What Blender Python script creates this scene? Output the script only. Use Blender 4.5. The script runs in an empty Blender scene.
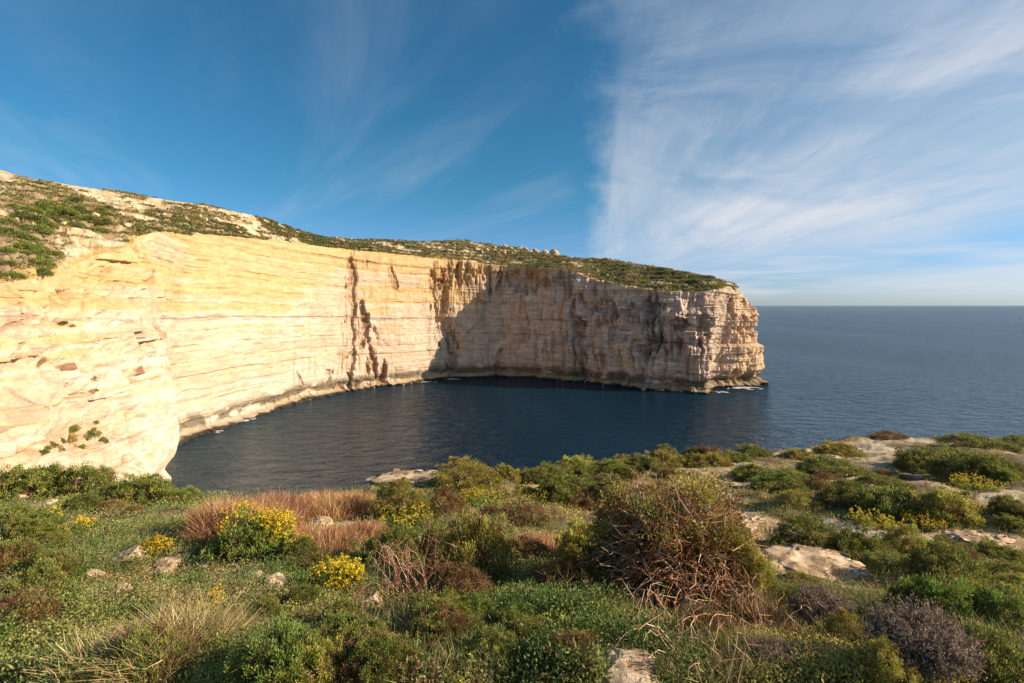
import bpy, math, random
import numpy as np

# ------------------------------------------------------------------ camera, light, exposure
SC = bpy.context.scene
COL = SC.collection
EYE = 50.0
FPX = 512.0
PITCH = math.atan(36.5 / FPX)
cam_d = bpy.data.cameras.new('camera'); cam = bpy.data.objects.new('camera', cam_d); COL.objects.link(cam)
cam_d.sensor_width = 36; cam_d.lens = 36 * FPX / 1024; cam_d.clip_start = 0.1; cam_d.clip_end = 80000
cam.location = (0, 0, EYE); cam.rotation_euler = (math.pi / 2 - PITCH, 0, 0)
SC.camera = cam

SUN_AZ = math.radians(-8)        # to-sun direction in plan, measured from +X towards +Y
SUN_EL = math.radians(24)
sun_d = bpy.data.lights.new('sun', 'SUN'); sun = bpy.data.objects.new('sun', sun_d); COL.objects.link(sun)
sun_d.energy = 5.0; sun_d.angle = math.radians(0.5); sun_d.color = (1.0, 0.83, 0.62)
from mathutils import Vector
_s = Vector((math.cos(SUN_EL) * math.cos(SUN_AZ), math.cos(SUN_EL) * math.sin(SUN_AZ), math.sin(SUN_EL)))
sun.rotation_euler = _s.to_track_quat('Z', 'Y').to_euler()
SC.view_settings.view_transform = 'Standard'
SC.view_settings.look = 'None'
SC.view_settings.exposure = 0.85
SC.view_settings.gamma = 1.0
SC.cycles.max_bounces = 5; SC.cycles.transparent_max_bounces = 6
SC.cycles.use_denoising = True


class NT:
    """small node-tree writer"""
    def __init__(s, tree):
        s.t = tree; s.n = tree.nodes; s.l = tree.links
        s.n.clear()
    def put(s, sock, v):
        if isinstance(v, bpy.types.NodeSocket): s.l.new(v, sock)
        elif v is not None: sock.default_value = v
    def node(s, kind, **kw):
        nd = s.n.new(kind)
        for k, v in kw.items(): setattr(nd, k, v)
        return nd
    def math(s, op, a, b=None, c=None, clamp=False):
        nd = s.node('ShaderNodeMath', operation=op, use_clamp=clamp)
        s.put(nd.inputs[0], a); s.put(nd.inputs[1], b)
        if c is not None: s.put(nd.inputs[2], c)
        return nd.outputs[0]
    def ramp(s, v, a, b, lo=0.0, hi=1.0, mode='SMOOTHSTEP'):
        nd = s.node('ShaderNodeMapRange', interpolation_type=mode)
        s.put(nd.inputs[0], v); s.put(nd.inputs[1], a); s.put(nd.inputs[2], b); s.put(nd.inputs[3], lo); s.put(nd.inputs[4], hi)
        return nd.outputs[0]
    def mix(s, f, a, b, blend='MIX'):
        nd = s.node('ShaderNodeMix', data_type='RGBA', blend_type=blend)
        s.put(nd.inputs[0], f)
        for i, v in ((6, a), (7, b)):
            if isinstance(v, (tuple, list)) and len(v) == 3: v = (*v, 1)
            s.put(nd.inputs[i], v)
        return nd.outputs[2]
    def noise(s, vec, scale, detail=4, rough=0.55, dist=0.0):
        nd = s.node('ShaderNodeTexNoise')
        s.put(nd.inputs['Vector'], vec); s.put(nd.inputs['Scale'], scale); s.put(nd.inputs['Detail'], detail)
        s.put(nd.inputs['Roughness'], rough); s.put(nd.inputs['Distortion'], dist)
        return nd.outputs[0]
    def xyz(s, x, y, z):
        nd = s.node('ShaderNodeCombineXYZ'); s.put(nd.inputs[0], x); s.put(nd.inputs[1], y); s.put(nd.inputs[2], z); return nd.outputs[0]
    def sep(s, v):
        nd = s.node('ShaderNodeSeparateXYZ'); s.put(nd.inputs[0], v); return nd.outputs
    def vscale(s, v, xyz):
        nd = s.node('ShaderNodeVectorMath', operation='MULTIPLY'); s.put(nd.inputs[0], v); nd.inputs[1].default_value = xyz; return nd.outputs[0]


# ---- world: Nishita sky with cirrus fanning out of the horizon
W = bpy.data.worlds.new('World'); SC.world = W; W.use_nodes = True
n = NT(W.node_tree)
sky = n.node('ShaderNodeTexSky', sky_type='NISHITA')
sky.sun_disc = False; sky.sun_elevation = SUN_EL
sky.sun_rotation = math.pi / 2 - SUN_AZ
sky.air_density = 1.0; sky.dust_density = 0.25; sky.ozone_density = 2.2; sky.altitude = 50
tc = n.node('ShaderNodeTexCoord')
D = n.sep(tc.outputs['Generated'])
elev = n.math('DIVIDE', D[2], n.math('SQRT', n.math('ADD', n.math('MULTIPLY', D[0], D[0]), n.math('MULTIPLY', D[1], D[1]))))
skycol = n.mix(1.0, sky.outputs[0], n.mix(n.ramp(elev, 0.0, 0.25), (0.43, 0.56, 0.90), (0.22, 0.57, 0.69)), 'MULTIPLY')
zz = n.math('MAXIMUM', D[2], 0.012)
cx = n.math('DIVIDE', D[0], zz); cy = n.math('DIVIDE', D[1], zz)
VX = 0.17
k = n.math('SUBTRACT', cx, n.math('MULTIPLY', cy, VX))           # across the streaks
warp = n.noise(n.xyz(k, n.math('MULTIPLY', cy, 0.35), 3.0), 0.5, 3, 0.5)
k2 = n.math('ADD', k, n.math('MULTIPLY', n.math('SUBTRACT', warp, 0.5), 0.55))
streak = n.noise(n.xyz(k2, n.math('MULTIPLY', cy, 0.10), 0.0), 2.3, 7, 0.62, 0.25)
fine = n.noise(n.xyz(k2, n.math('MULTIPLY', cy, 0.22), 7.0), 9.0, 5, 0.65, 0.3)
big = n.noise(n.xyz(n.math('MULTIPLY', D[0], 2.2), n.math('MULTIPLY', elev, 5.0), 9.0), 1.6, 5, 0.6, 0.6)
ke = n.math('ADD', k, n.math('ADD', n.math('MULTIPLY', n.math('SUBTRACT', fine, 0.5), 0.22), n.math('MULTIPLY', n.math('SUBTRACT', big, 0.5), 0.62)))
ke = n.math('ADD', ke, n.ramp(elev, 0.28, 0.05, 0.0, 0.35))
edge = n.ramp(ke, -0.10, 0.34)   # the sharp left border of the veil
veil = n.math('MULTIPLY', edge, n.ramp(k2, 4.4, 6.5, 1.0, 0.25))
main = n.ramp(k2, 0.55, 1.5, 0.62, 1.0)
main = n.math('MULTIPLY', main, n.ramp(k2, 2.4, 3.8, 1.0, 0.85))
tex = n.ramp(n.math('ADD', n.math('MULTIPLY', streak, 0.8), n.math('MULTIPLY', fine, 0.2)), 0.20, 0.70, 0.55, 1.0)
elev = n.math('DIVIDE', D[2], n.math('SQRT', n.math('ADD', n.math('MULTIPLY', D[0], D[0]), n.math('MULTIPLY', D[1], D[1]))))
fall = n.ramp(elev, 0.20, 0.62, 1.0, 0.58)
nearh = n.ramp(elev, 0.02, 0.16, 0.15, 1.0)
dens = n.math('MULTIPLY', n.math('MULTIPLY', n.math('MULTIPLY', veil, main), tex), n.math('MULTIPLY', fall, nearh))
puff = n.math('MULTIPLY', n.ramp(k, 0.0, 0.12), n.ramp(k, 0.25, 0.9, 1.0, 0.0))
puff = n.math('MULTIPLY', n.math('MULTIPLY', puff, n.ramp(elev, 0.02, 0.12)), n.ramp(elev, 0.18, 0.5, 0.65, 0.22))
dens = n.math('MAXIMUM', dens, n.math('MULTIPLY', puff, tex))
# faint wisps on the left and low bands on the right
w1 = n.noise(n.xyz(n.math('MULTIPLY', n.math('ADD', cx, n.math('MULTIPLY', cy, 0.55)), 1.0), n.math('MULTIPLY', cy, 0.22), 11.0), 1.3, 6, 0.6, 0.5)
wis = n.math('MULTIPLY', n.ramp(w1, 0.42, 0.85, 0.0, 0.19), n.ramp(k, -0.4, -0.1, 1.0, 0.0))
low = n.noise(n.xyz(n.math('MULTIPLY', D[0], 1.6), n.math('MULTIPLY', elev, 16.0), 5.0), 1.7, 5, 0.55, 0.3)
lowm = n.math('MULTIPLY', n.math('MULTIPLY', n.ramp(low, 0.38, 0.62, 0.0, 0.62), n.ramp(elev, 0.0, 0.03, 0.0, 1.0)), n.math('MULTIPLY', n.ramp(elev, 0.10, 0.2, 1.0, 0.0), n.ramp(D[0], 0.15, 0.45)))
dens = n.math('MULTIPLY', dens, n.ramp(big, 0.34, 0.60, 0.55, 1.06))
dens = n.math('MAXIMUM', n.math('MAXIMUM', dens, wis), lowm)
cloud = n.mix(n.ramp(elev, 0.0, 0.5), (4.7, 4.8, 5.1), (3.7, 4.1, 4.75))
full = n.mix(dens, skycol, cloud)
bg = n.node('ShaderNodeBackground'); n.put(bg.inputs[0], full); bg.inputs[1].default_value = 0.09
out = n.node('ShaderNodeOutputWorld'); n.l.new(bg.outputs[0], out.inputs[0])


# ------------------------------------------------------------------ numeric helpers
def hash3(ix, iy, iz, seed=0):
    h = (ix.astype(np.int64) * 374761393 + iy.astype(np.int64) * 668265263 + iz.astype(np.int64) * 1274126177 + seed * 974711) & 0xFFFFFFFF
    h = ((h ^ (h >> 13)) * 1274126177) & 0xFFFFFFFF
    h = ((h ^ (h >> 16)) * 2246822519) & 0xFFFFFFFF
    return ((h ^ (h >> 15)) & 0xFFFFFF) / float(0xFFFFFF)
def vnoise(x, y, z=0.0, seed=0):
    x, y, z = np.broadcast_arrays(np.asarray(x, float), np.asarray(y, float), np.asarray(z, float))
    ix, iy, iz = np.floor(x), np.floor(y), np.floor(z)
    fx, fy, fz = x - ix, y - iy, z - iz
    fx = fx * fx * fx * (fx * (fx * 6 - 15) + 10); fy = fy * fy * fy * (fy * (fy * 6 - 15) + 10); fz = fz * fz * fz * (fz * (fz * 6 - 15) + 10)
    r = 0
    for dx in (0, 1):
        for dy in (0, 1):
            for dz in (0, 1):
                w = (fx if dx else 1 - fx) * (fy if dy else 1 - fy) * (fz if dz else 1 - fz)
                r = r + w * hash3(ix + dx, iy + dy, iz + dz, seed)
    return r
def fbm(x, y, z=0.0, octaves=4, seed=0, gain=0.5):
    t, a, s, f = 0, 1.0, 0, 1.0
    for o in range(octaves):
        ca, sa = math.cos(.6 + 1.1 * o), math.sin(.6 + 1.1 * o)
        t = t + a * vnoise((ca * np.asarray(x) - sa * np.asarray(y)) * f + 17.3 * o, (sa * np.asarray(x) + ca * np.asarray(y)) * f + 5.1 * o, np.asarray(z) * f + .37 * o, seed + o)
        s += a; a *= gain; f *= 2.03
    return t / s          # 0..1, mean .5
def ss(v, a, b):
    t = np.clip((np.asarray(v, float) - a) / (b - a), 0, 1); return t * t * (3 - 2 * t)
def lerp(a, b, t): return a + (b - a) * t
CP, SP = math.cos(PITCH), math.sin(PITCH)
def ray(px, row):
    a = (px - 512.0) / FPX; b = (341.5 - row) / FPX
    return np.array([a, CP + b * SP, -SP + b * CP])
def at_y(px, row, y):
    d = ray(px, row); return np.array([0, 0, EYE]) + d * (y / d[1])
def at_z(px, row, z=0.0):
    d = ray(px, row); return np.array([0, 0, EYE]) + d * ((z - EYE) / d[2])
def project(x, y, z):
    z = z - EYE
    f = y * CP - z * SP; u = y * SP + z * CP
    f = np.where(f > 0.05, f, 0.05)
    return 512 + FPX * x / f, 341.5 - FPX * u / f

def mesh_np(name, V, F, mat=None, parent=None, col=None, smooth=False, link=True):
    """V (n,3), F (m,4) or (m,3) -> linked mesh object; col (n,3) goes to the point attribute 'col'."""
    me = bpy.data.meshes.new(name)
    V = np.asarray(V, np.float32); F = np.asarray(F, np.int32)
    k = F.shape[1]
    me.vertices.add(len(V)); me.vertices.foreach_set('co', V.ravel())
    me.loops.add(F.size); me.loops.foreach_set('vertex_index', F.ravel())
    me.polygons.add(len(F)); me.polygons.foreach_set('loop_start', np.arange(0, F.size, k, dtype=np.int32))
    me.polygons.foreach_set('use_smooth', np.full(len(F), smooth, bool))
    if col is not None:
        a = me.attributes.new('col', 'FLOAT_COLOR', 'POINT')
        c = np.ones((len(V), 4), np.float32); c[:, :3] = np.clip(col, 0.001, 1); a.data.foreach_set('color', c.ravel())
    me.update(calc_edges=True)
    if mat: me.materials.append(mat)
    o = bpy.data.objects.new(name, me)
    if link: COL.objects.link(o)
    if parent: o.parent = parent
    return o
def grid_faces(nr, nc):
    i = np.arange(nr - 1)[:, None] * nc + np.arange(nc - 1)[None]
    return np.stack([i, i + 1, i + nc + 1, i + nc], -1).reshape(-1, 4)
def tag(o, label=None, cat=None, group=None, kind=None):
    for kk, v in (('label', label), ('category', cat), ('group', group), ('kind', kind)):
        if v: o[kk] = v
    return o
def mat_new(name):
    m = bpy.data.materials.new(name); m.use_nodes = True; return m, NT(m.node_tree)

# ------------------------------------------------------------------ materials
def rock_mat(name, bump=0.5, sc=1.0, strat=0.6):
    m, n = mat_new(name)
    at = n.node('ShaderNodeAttribute', attribute_name='col')
    pos = n.node('ShaderNodeNewGeometry').outputs['Position']
    a = n.noise(n.vscale(pos, (0.16 * sc, 0.16 * sc, 0.62 * sc)), 1.0, 6, 0.65, 0.4)      # flat-lying beds
    b = n.noise(n.vscale(pos, (1.3 * sc, 1.3 * sc, 1.0 * sc)), 1.0, 7, 0.68)
    f = n.math('ADD', n.math('MULTIPLY', a, strat), n.math('MULTIPLY', b, 1 - strat))
    c = n.mix(1.0, at.outputs['Color'], n.mix(n.ramp(f, 0.30, 0.70), (0.74, 0.69, 0.63), (1.12, 1.12, 1.11)), 'MULTIPLY')
    p = n.node('ShaderNodeBsdfPrincipled'); n.put(p.inputs['Base Color'], c); p.inputs['Roughness'].default_value = 0.95
    p.inputs['Specular IOR Level'].default_value = 0.1
    bp = n.node('ShaderNodeBump'); bp.inputs['Strength'].default_value = bump; bp.inputs['Distance'].default_value = 0.6 / sc
    n.put(bp.inputs['Height'], f); n.l.new(bp.outputs[0], p.inputs['Normal'])
    o = n.node('ShaderNodeOutputMaterial'); n.l.new(p.outputs[0], o.inputs[0])
    return m
M_CLIFF = rock_mat('limestone_cliff', 0.42, 1.0)
M_HILL = rock_mat('hill_rock_and_soil', 0.5, 1.2, 0.2)
M_ROCK = rock_mat('limestone_boulder', 0.9, 14.0, 0.35)
M_SOIL = rock_mat('headland_soil', 0.9, 9.0, 0.1)

def leaf_mat(name, transl=0.32, rough=0.55):
    m, n = mat_new(name)
    at = n.node('ShaderNodeAttribute', attribute_name='col')
    oi = n.node('ShaderNodeObjectInfo')
    hs = n.node('ShaderNodeHueSaturation')
    n.put(hs.inputs['Hue'], n.ramp(oi.outputs['Random'], 0, 1, 0.488, 0.512, 'LINEAR'))
    n.put(hs.inputs['Value'], n.ramp(oi.outputs['Random'], 0, 1, 0.85, 1.2, 'LINEAR'))
    n.l.new(at.outputs['Color'], hs.inputs['Color'])
    p = n.node('ShaderNodeBsdfPrincipled'); n.l.new(hs.outputs[0], p.inputs['Base Color']); p.inputs['Roughness'].default_value = rough
    p.inputs['Specular IOR Level'].default_value = 0.25
    t = n.node('ShaderNodeBsdfTranslucent'); n.l.new(hs.outputs[0], t.inputs[0])
    x = n.node('ShaderNodeMixShader'); x.inputs[0].default_value = transl
    n.l.new(p.outputs[0], x.inputs[1]); n.l.new(t.outputs[0], x.inputs[2])
    o = n.node('ShaderNodeOutputMaterial'); n.l.new(x.outputs[0], o.inputs[0])
    return m
M_LEAF = leaf_mat('leaf'); M_PETAL = leaf_mat('petal', 0.3, 0.5); M_STRAW = leaf_mat('dry_stalk', 0.2, 0.7); M_TWIG = leaf_mat('bark', 0.0, 0.85)

# ------------------------------------------------------------------ sea
m, n = mat_new('sea_water')
pos = n.node('ShaderNodeNewGeometry').outputs['Position']
sw = n.noise(n.vscale(pos, (0.030, 0.045, 0.03)), 1.0, 3, 0.5)
w1 = n.noise(n.vscale(pos, (0.13, 0.21, 0.2)), 1.0, 4, 0.55, 0.5)
w2 = n.noise(n.vscale(pos, (0.9, 1.5, 1.0)), 1.0, 4, 0.6, 0.3)
h = n.math('ADD', n.math('MULTIPLY', sw, 1.0), n.math('ADD', n.math('MULTIPLY', w1, 3.6), n.math('MULTIPLY', w2, 0.55)))
bp = n.node('ShaderNodeBump'); bp.inputs['Strength'].default_value = 1.0; bp.inputs['Distance'].default_value = 1.0; n.put(bp.inputs['Height'], h)
patch = n.noise(n.vscale(pos, (0.004, 0.0015, 0.01)), 1.0, 4, 0.6)
df = n.node('ShaderNodeBsdfDiffuse'); n.put(df.inputs['Color'], n.mix(n.ramp(patch, 0.35, 0.65), (0.001, 0.015, 0.031), (0.008, 0.038, 0.064)))
gl = n.node('ShaderNodeBsdfGlossy'); gl.inputs['Color'].default_value = (0.88, 0.93, 1.0, 1); gl.inputs['Roughness'].default_value = 0.07
n.l.new(bp.outputs[0], gl.inputs['Normal'])
fr = n.node('ShaderNodeFresnel'); fr.inputs['IOR'].default_value = 1.34; n.l.new(bp.outputs[0], fr.inputs['Normal'])
x = n.node('ShaderNodeMixShader'); n.put(x.inputs[0], n.math('MINIMUM', n.math('MULTIPLY', fr.outputs[0], 1.25), 0.54))
n.l.new(df.outputs[0], x.inputs[1]); n.l.new(gl.outputs[0], x.inputs[2])
o = n.node('ShaderNodeOutputMaterial'); n.l.new(x.outputs[0], o.inputs[0])
M_SEA = m
S = 40000.0
sea = mesh_np('sea', [(-S, -2000, 0), (S, -2000, 0), (S, S, 0), (-S, S, 0)], [(0, 1, 2, 3)], M_SEA)
tag(sea, kind='structure')

# ------------------------------------------------------------------ cliff and hillside
# stations: base plan point, edge point (px,row,depth), skyline point (px,row,depth)
ST = []
def st(base, edge, skyp):
    b = np.array(base, float) if len(base) == 2 and base[1] < 560 and isinstance(base, list) else at_z(*base)[:2]
    e = np.array(edge, float) if isinstance(edge, list) else at_y(*edge)
    s = np.array(skyp, float) if isinstance(skyp, list) else at_y(*skyp)
    ST.append((b, e, s))
st([-60, 0], [-112, 20, 46], [-230, 60, 95])
st([-54, 20], (-500, 330, 55), (-480, 130, 130))
st([-62, 48], (-200, 300, 74), (-200, 145, 160))
st([-72, 76], (0, 283, 94), (0, 170, 185))
st([-82, 105], (60, 270, 118), (70, 182, 200))
st([-92, 130], (103, 240, 142), (130, 193, 215))
st([-95.5, 141], (135, 234, 160), (165, 200, 225))
st([-112, 158], (163, 233, 175), (198, 204, 235))
st((180, 441), (190, 235, 196), (225, 209, 248))
st((215, 430), (222, 236, 213), (255, 216, 262))
st((255, 415), (262, 240, 240), (275, 221, 290))
st((300, 402), (305, 245, 272), (305, 233, 330))
st((345, 392), (350, 250, 301), (345, 238, 370))
st((390, 386), (393, 254, 322), (390, 240, 400))
st((425, 381), (425, 258, 338), (425, 241, 430))
st((450, 378), (452, 260, 353), (455, 240, 440))
st((475, 377), (475, 263, 360), (480, 243, 445))
st((500, 376), (505, 266, 364), (510, 247, 445))
st((540, 378), (540, 267, 352), (545, 253, 430))
st((570, 381), (570, 271, 338), (570, 257, 410))
st((600, 384), (603, 282, 326), (605, 259, 395))
st((640, 388), (645, 289, 309), (645, 265, 370))
st((670, 391), (672, 292, 299), (668, 269, 350))
st((700, 393), (704, 291, 298), (695, 274, 335))
st([111.5, 291.5], (722, 288, 302), (712, 278, 335))
st([121, 309.5], (730, 288, 317), (722, 281, 338))
st([140, 311], (740, 294, 322), (729, 283, 342))
st([157, 322], (750, 305, 332), (735, 287, 350))
st([163, 340], [152, 348, 50.5], [138, 362, 59])
st([158, 400], [145, 400, 55], [125, 400, 66])
st([150, 480], [138, 480, 58], [120, 480, 66])
B = np.array([s[0] for s in ST]); E = np.array([s[1] for s in ST]); K = np.array([s[2] for s in ST])
NS = len(ST)
# column parameter: denser where it shows; Catmull-Rom through the stations
NC = 1500
wt = np.array([12, 25, 45, 70, 50, 45, 35, 45, 55, 60, 70, 75, 75, 60, 45, 45, 45, 60, 50, 50, 60, 50, 50, 30, 28, 34, 34, 26, 20, 12.0])
cum = np.concatenate([[0], np.cumsum(wt)]); u = np.interp(np.linspace(0, cum[-1], NC), cum, np.arange(NS))
def crom(P, u, tens=0.5):
    i = np.clip(np.floor(u).astype(int), 0, len(P) - 2); t = (u - i)[:, None]
    p0 = P[np.maximum(i - 1, 0)]; p1 = P[i]; p2 = P[i + 1]; p3 = P[np.minimum(i + 2, len(P) - 1)]
    m1 = (p2 - p0) * tens; m2 = (p3 - p1) * tens
    return (2 * t**3 - 3 * t**2 + 1) * p1 + (t**3 - 2 * t**2 + t) * m1 + (-2 * t**3 + 3 * t**2) * p2 + (t**3 - t**2) * m2
Bc = crom(B, u, 0.38); Ec = crom(E, u, 0.4); Kc = crom(K, u, 0.4)
slen = np.concatenate([[0], np.cumsum(np.linalg.norm(np.diff(lerp(Bc, Ec[:, :2], .4), axis=0), axis=1))])
mid = lerp(Bc, Ec[:, :2], 0.4)
tan = np.gradient(mid, axis=0)
def smooth1(a, w):
    k = np.ones(w) / w
    return np.stack([np.convolve(np.pad(a[:, j], w // 2, 'edge'), k, 'valid')[:len(a)] for j in range(a.shape[1])], 1)
tan = smooth1(tan, 25)
nor = np.stack([tan[:, 1], -tan[:, 0]], 1); nor /= np.linalg.norm(nor, axis=1)[:, None]   # out over the water
NR = 330
tt = np.linspace(-0.05, 1.0, NR)[:, None]
tp = np.clip(tt, 0, 1)
talus = ss(u, 5.4, 3.6)[None]                         # the near left part leans back, the rest stands up
gex = lerp(1.7, 1.0, talus)
g = tp ** gex
X0 = lerp(Bc[None, :, 0], Ec[None, :, 0], g); Y0 = lerp(Bc[None, :, 1], Ec[None, :, 1], g); Z0 = Ec[None, :, 2] * tt
Sg = np.broadcast_to(slen[None], X0.shape); U = np.broadcast_to(u[None], X0.shape)
PX, PR = project(X0, Y0, Z0)
head = ss(U, 17.5, 20.0)                              # the rough headland
back = ss(U, 13.6, 14.6) * (1 - head)
# beds
zb = Z0 + 2.2 * (fbm(Sg / 45, 0.3, 0, 3, 5) - .5) + 0.02 * Sg
def beds(zb, th, seed, sharp=0.25):
    q = zb / th; i = np.floor(q); f = q - i
    a = hash3(i, i * 0, i * 0, seed); b = hash3(i + 1, i * 0, i * 0, seed)
    return lerp(a, b, ss(f, 1 - sharp, 1.0))
bed = (beds(zb, 5.5, 1, .2) - .5) * 1.5 + (beds(zb, 2.3, 2, .25) - .5) * (0.2 + 1.1 * ss(fbm(Sg / 20, zb / 8, 8, 3, 22), .42, .6)) + (beds(zb, 0.9, 3, .3) - .5) * 0.30 * ss(fbm(Sg / 12, zb / 5, 9, 3, 23), .5, .62)
line = np.exp(-((zb / 5.5 - np.round(zb / 5.5)) * 5.5 / 0.22) ** 2)        # parting lines between beds
linem = ss(fbm(Sg / 11, zb / 5, 3, 4, 21), .54, .68)
bed = bed - 0.5 * line * linem
ss_big = (fbm(Sg / 38, Z0 / 60, 0, 4, 7) - .5) * 9.0
ss_med = (fbm(Sg / 9, Z0 / 18, 1, 5, 11) - .5) * 2.6
ss_fin = (fbm(Sg / 2.4, Z0 / 1.6, 2, 4, 13) - .5) * 0.8
# blocky joints for the headland: vertical panels at random set-backs
def panels(s, w, seed):
    s = s + (vnoise(s / w * .7, Z0 / 14, 0, seed) - .5) * w * 1.1
    q = s / w; i = np.floor(q); f = q - i
    j = np.floor((Z0 + 4 * hash3(i, i * 0, i * 0, seed + 9)) / 11.0)
    return lerp(hash3(i, j, i * 0, seed), hash3(i + 1, j, i * 0, seed), ss(f, .78, 1.0))
blk = (panels(Sg, 9.0, 31) - .5) * 4.2 + (panels(Sg, 3.6, 37) - .5) * 2.0
flute = -np.abs(fbm(Sg / 5.0, Z0 / 40, 4, 4, 41) - .5) * 9.0 + 1.0
rdg = 1 - 2 * np.abs(fbm((Sg + Z0 * .25) / 16, Z0 / 12, 24, 4, 155) - .5)
smoothw = 1 - 0.55 * ss(PX, 330, 170) * (1 - ss(PX, 140, 60))
disp = bed * lerp(0.75, 1.7, head) + ss_big * lerp(0.45, 0.75, head) + ss_med * smoothw * lerp(0.65, 1.35, head) + ss_fin * lerp(.7, 1.3, head) \
     + head * ((blk * .8 + flute * 1.0 + (rdg - .8) * 4.0) * (1 - .35 * ss(U, 23.2, 24.2)) + (beds(zb, 7.5, 4, .15) - .5) * 2.6) + back * (flute * 0.5 + (panels(Sg, 12, 51) - .5) * 2.0)
nearw = ss(PX, 185, 120)
rid = 1 - 2 * np.abs(fbm((Sg + Z0 * .7) / 26, Z0 / 34, 14, 4, 55) - .5)
rid2 = 1 - 2 * np.abs(fbm((Sg - Z0 * .4) / 9, Z0 / 12, 15, 5, 56) - .5)
cellj = (panels(Sg + Z0 * .35, 13.0, 58) - .5) * 3.4 + (panels(Sg + Z0 * .2, 5.0, 59) - .5) * 1.3
disp = disp + nearw * ((rid - .8) * 9.0 + (rid2 - .8) * 3.4 + cellj + (fbm(Sg / 1.3, Z0 / 1.1, 16, 4, 57) - .5) * .9)
cr1 = np.abs(fbm((Sg + 1.5 * zb * .3) / 15, Z0 / 42, 44, 5, 66, .55) - .5); cr2 = np.abs(fbm((Sg - Z0 * .6) / 11, Z0 / 15, 45, 5, 67, .55) - .5)
crk = np.exp(-(cr1 / .010) ** 2) * ss(fbm(Sg / 12, Z0 / 12, 46, 3, 68), .42, .58) * (.06 + .94 * nearw) + np.exp(-(cr2 / .012) ** 2) * nearw * ss(fbm(Sg / 9, Z0 / 9, 47, 3, 69), .45, .58)
disp = disp - 1.6 * np.clip(crk, 0, 1)
disp = disp * (1 - .75 * np.exp(-((U - 5.3) / 1.1) ** 2) * (1 - ss(Z0, 18, 38)))
# gullies, alcoves, crevices: polylines given on the face as (px,row), half-width in px, depth in metres
def near_poly(pts, hw):
    d = np.full(PX.shape, 1e9)
    for (a, b, w1), (c, e, w2) in zip(pts[:-1], pts[1:]):
        L = (c - a) ** 2 + (e - b) ** 2
        t = np.clip(((PX - a) * (c - a) + (PR - b) * (e - b)) / L, 0, 1)
        dd = np.hypot(PX - (a + t * (c - a)), PR - (b + t * (e - b))) / (lerp(w1, w2, t) * hw)
        d = np.minimum(d, dd)
    return d
wig = (fbm(Sg / 3.2, Z0 / 9, 8, 5, 61) - .5) * 5.0
stain_shade = np.zeros_like(PX); dark = np.zeros_like(PX)
def gully(pts, depth, st_=0.0, hw=1.0, dk=0.0, onesided=False):
    global disp, stain_shade, dark
    d = near_poly(pts, hw) + wig
    m_ = 1 - ss(d, 0.2, 1.35)
    disp = disp - depth * .8 * m_
    stain_shade = np.maximum(stain_shade, st_ * m_); dark = np.maximum(dark, dk * m_)
gully([(352, 262, 8), (352, 320, 9), (361, 386, 20)], 0.7, 0.72)
gully([(447, 268, 9), (446, 300, 9), (452, 330, 8)], 0.6, 0.6)
gully([(480, 268, 26), (470, 276, 24)], 0.5, 0.55)
gully([(350, 262, 3.5), (350, 300, 4.5), (355, 345, 3.5), (349, 385, 5)], 2.4, 0.75)
gully([(363, 303, 3), (368, 335, 6), (374, 360, 6), (380, 388, 7)], 3.4, 1.0)
gully([(350, 376, 2), (350, 392, 3)], 4, 0.9, dk=.5)
gully([(390, 270, 2), (394, 286, 2.5)], 1.6, 0.8)
gully([(432, 275, 3), (436, 300, 3), (438, 328, 3)], 2.5, .5)
gully([(443, 285, 4), (446, 330, 5), (450, 360, 4), (450, 379, 4)], 5.0, .5)
gully([(455, 266, 9), (455, 280, 7)], 3.5, .35)  # shadowed alcoves: part of their shade is put in as brown tint
gully([(468, 268, 5), (470, 280, 5)], 3.0, .35)
gully([(488, 268, 6), (490, 284, 6)], 4.0, .35)
gully([(505, 275, 6), (520, 282, 8), (560, 280, 6)], 4.0, .15)
gully([(330, 372, 2), (332, 388, 2)], 2.0, .5)
gully([(298, 372, 1.5), (303, 385, 1.5)], 1.2, .5)
gully([(497, 355, 4), (500, 378, 4)], 3, .2)
gully([(575, 300, 5), (580, 345, 5), (575, 380, 5)], 5.0, .1)
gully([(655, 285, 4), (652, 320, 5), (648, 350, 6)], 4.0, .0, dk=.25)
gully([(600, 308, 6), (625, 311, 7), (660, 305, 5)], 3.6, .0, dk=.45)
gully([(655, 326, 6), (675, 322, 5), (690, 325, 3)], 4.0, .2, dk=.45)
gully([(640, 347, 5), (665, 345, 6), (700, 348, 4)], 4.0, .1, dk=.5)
gully([(705, 350, 2.5), (712, 320, 2), (722, 295, 2)], 1.5, .1)
gully([(716, 385, 3), (724, 340, 3), (730, 300, 3)], 3.5, .1)
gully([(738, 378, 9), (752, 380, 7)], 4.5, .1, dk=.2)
gully([(742, 322, 6), (750, 330, 5)], 2.2, .1)
gully([(45, 278, 3), (47, 300, 3), (42, 330, 2)], 3.0, .3)
gully([(15, 305, 2), (30, 335, 2)], 2.0, .2)
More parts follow.
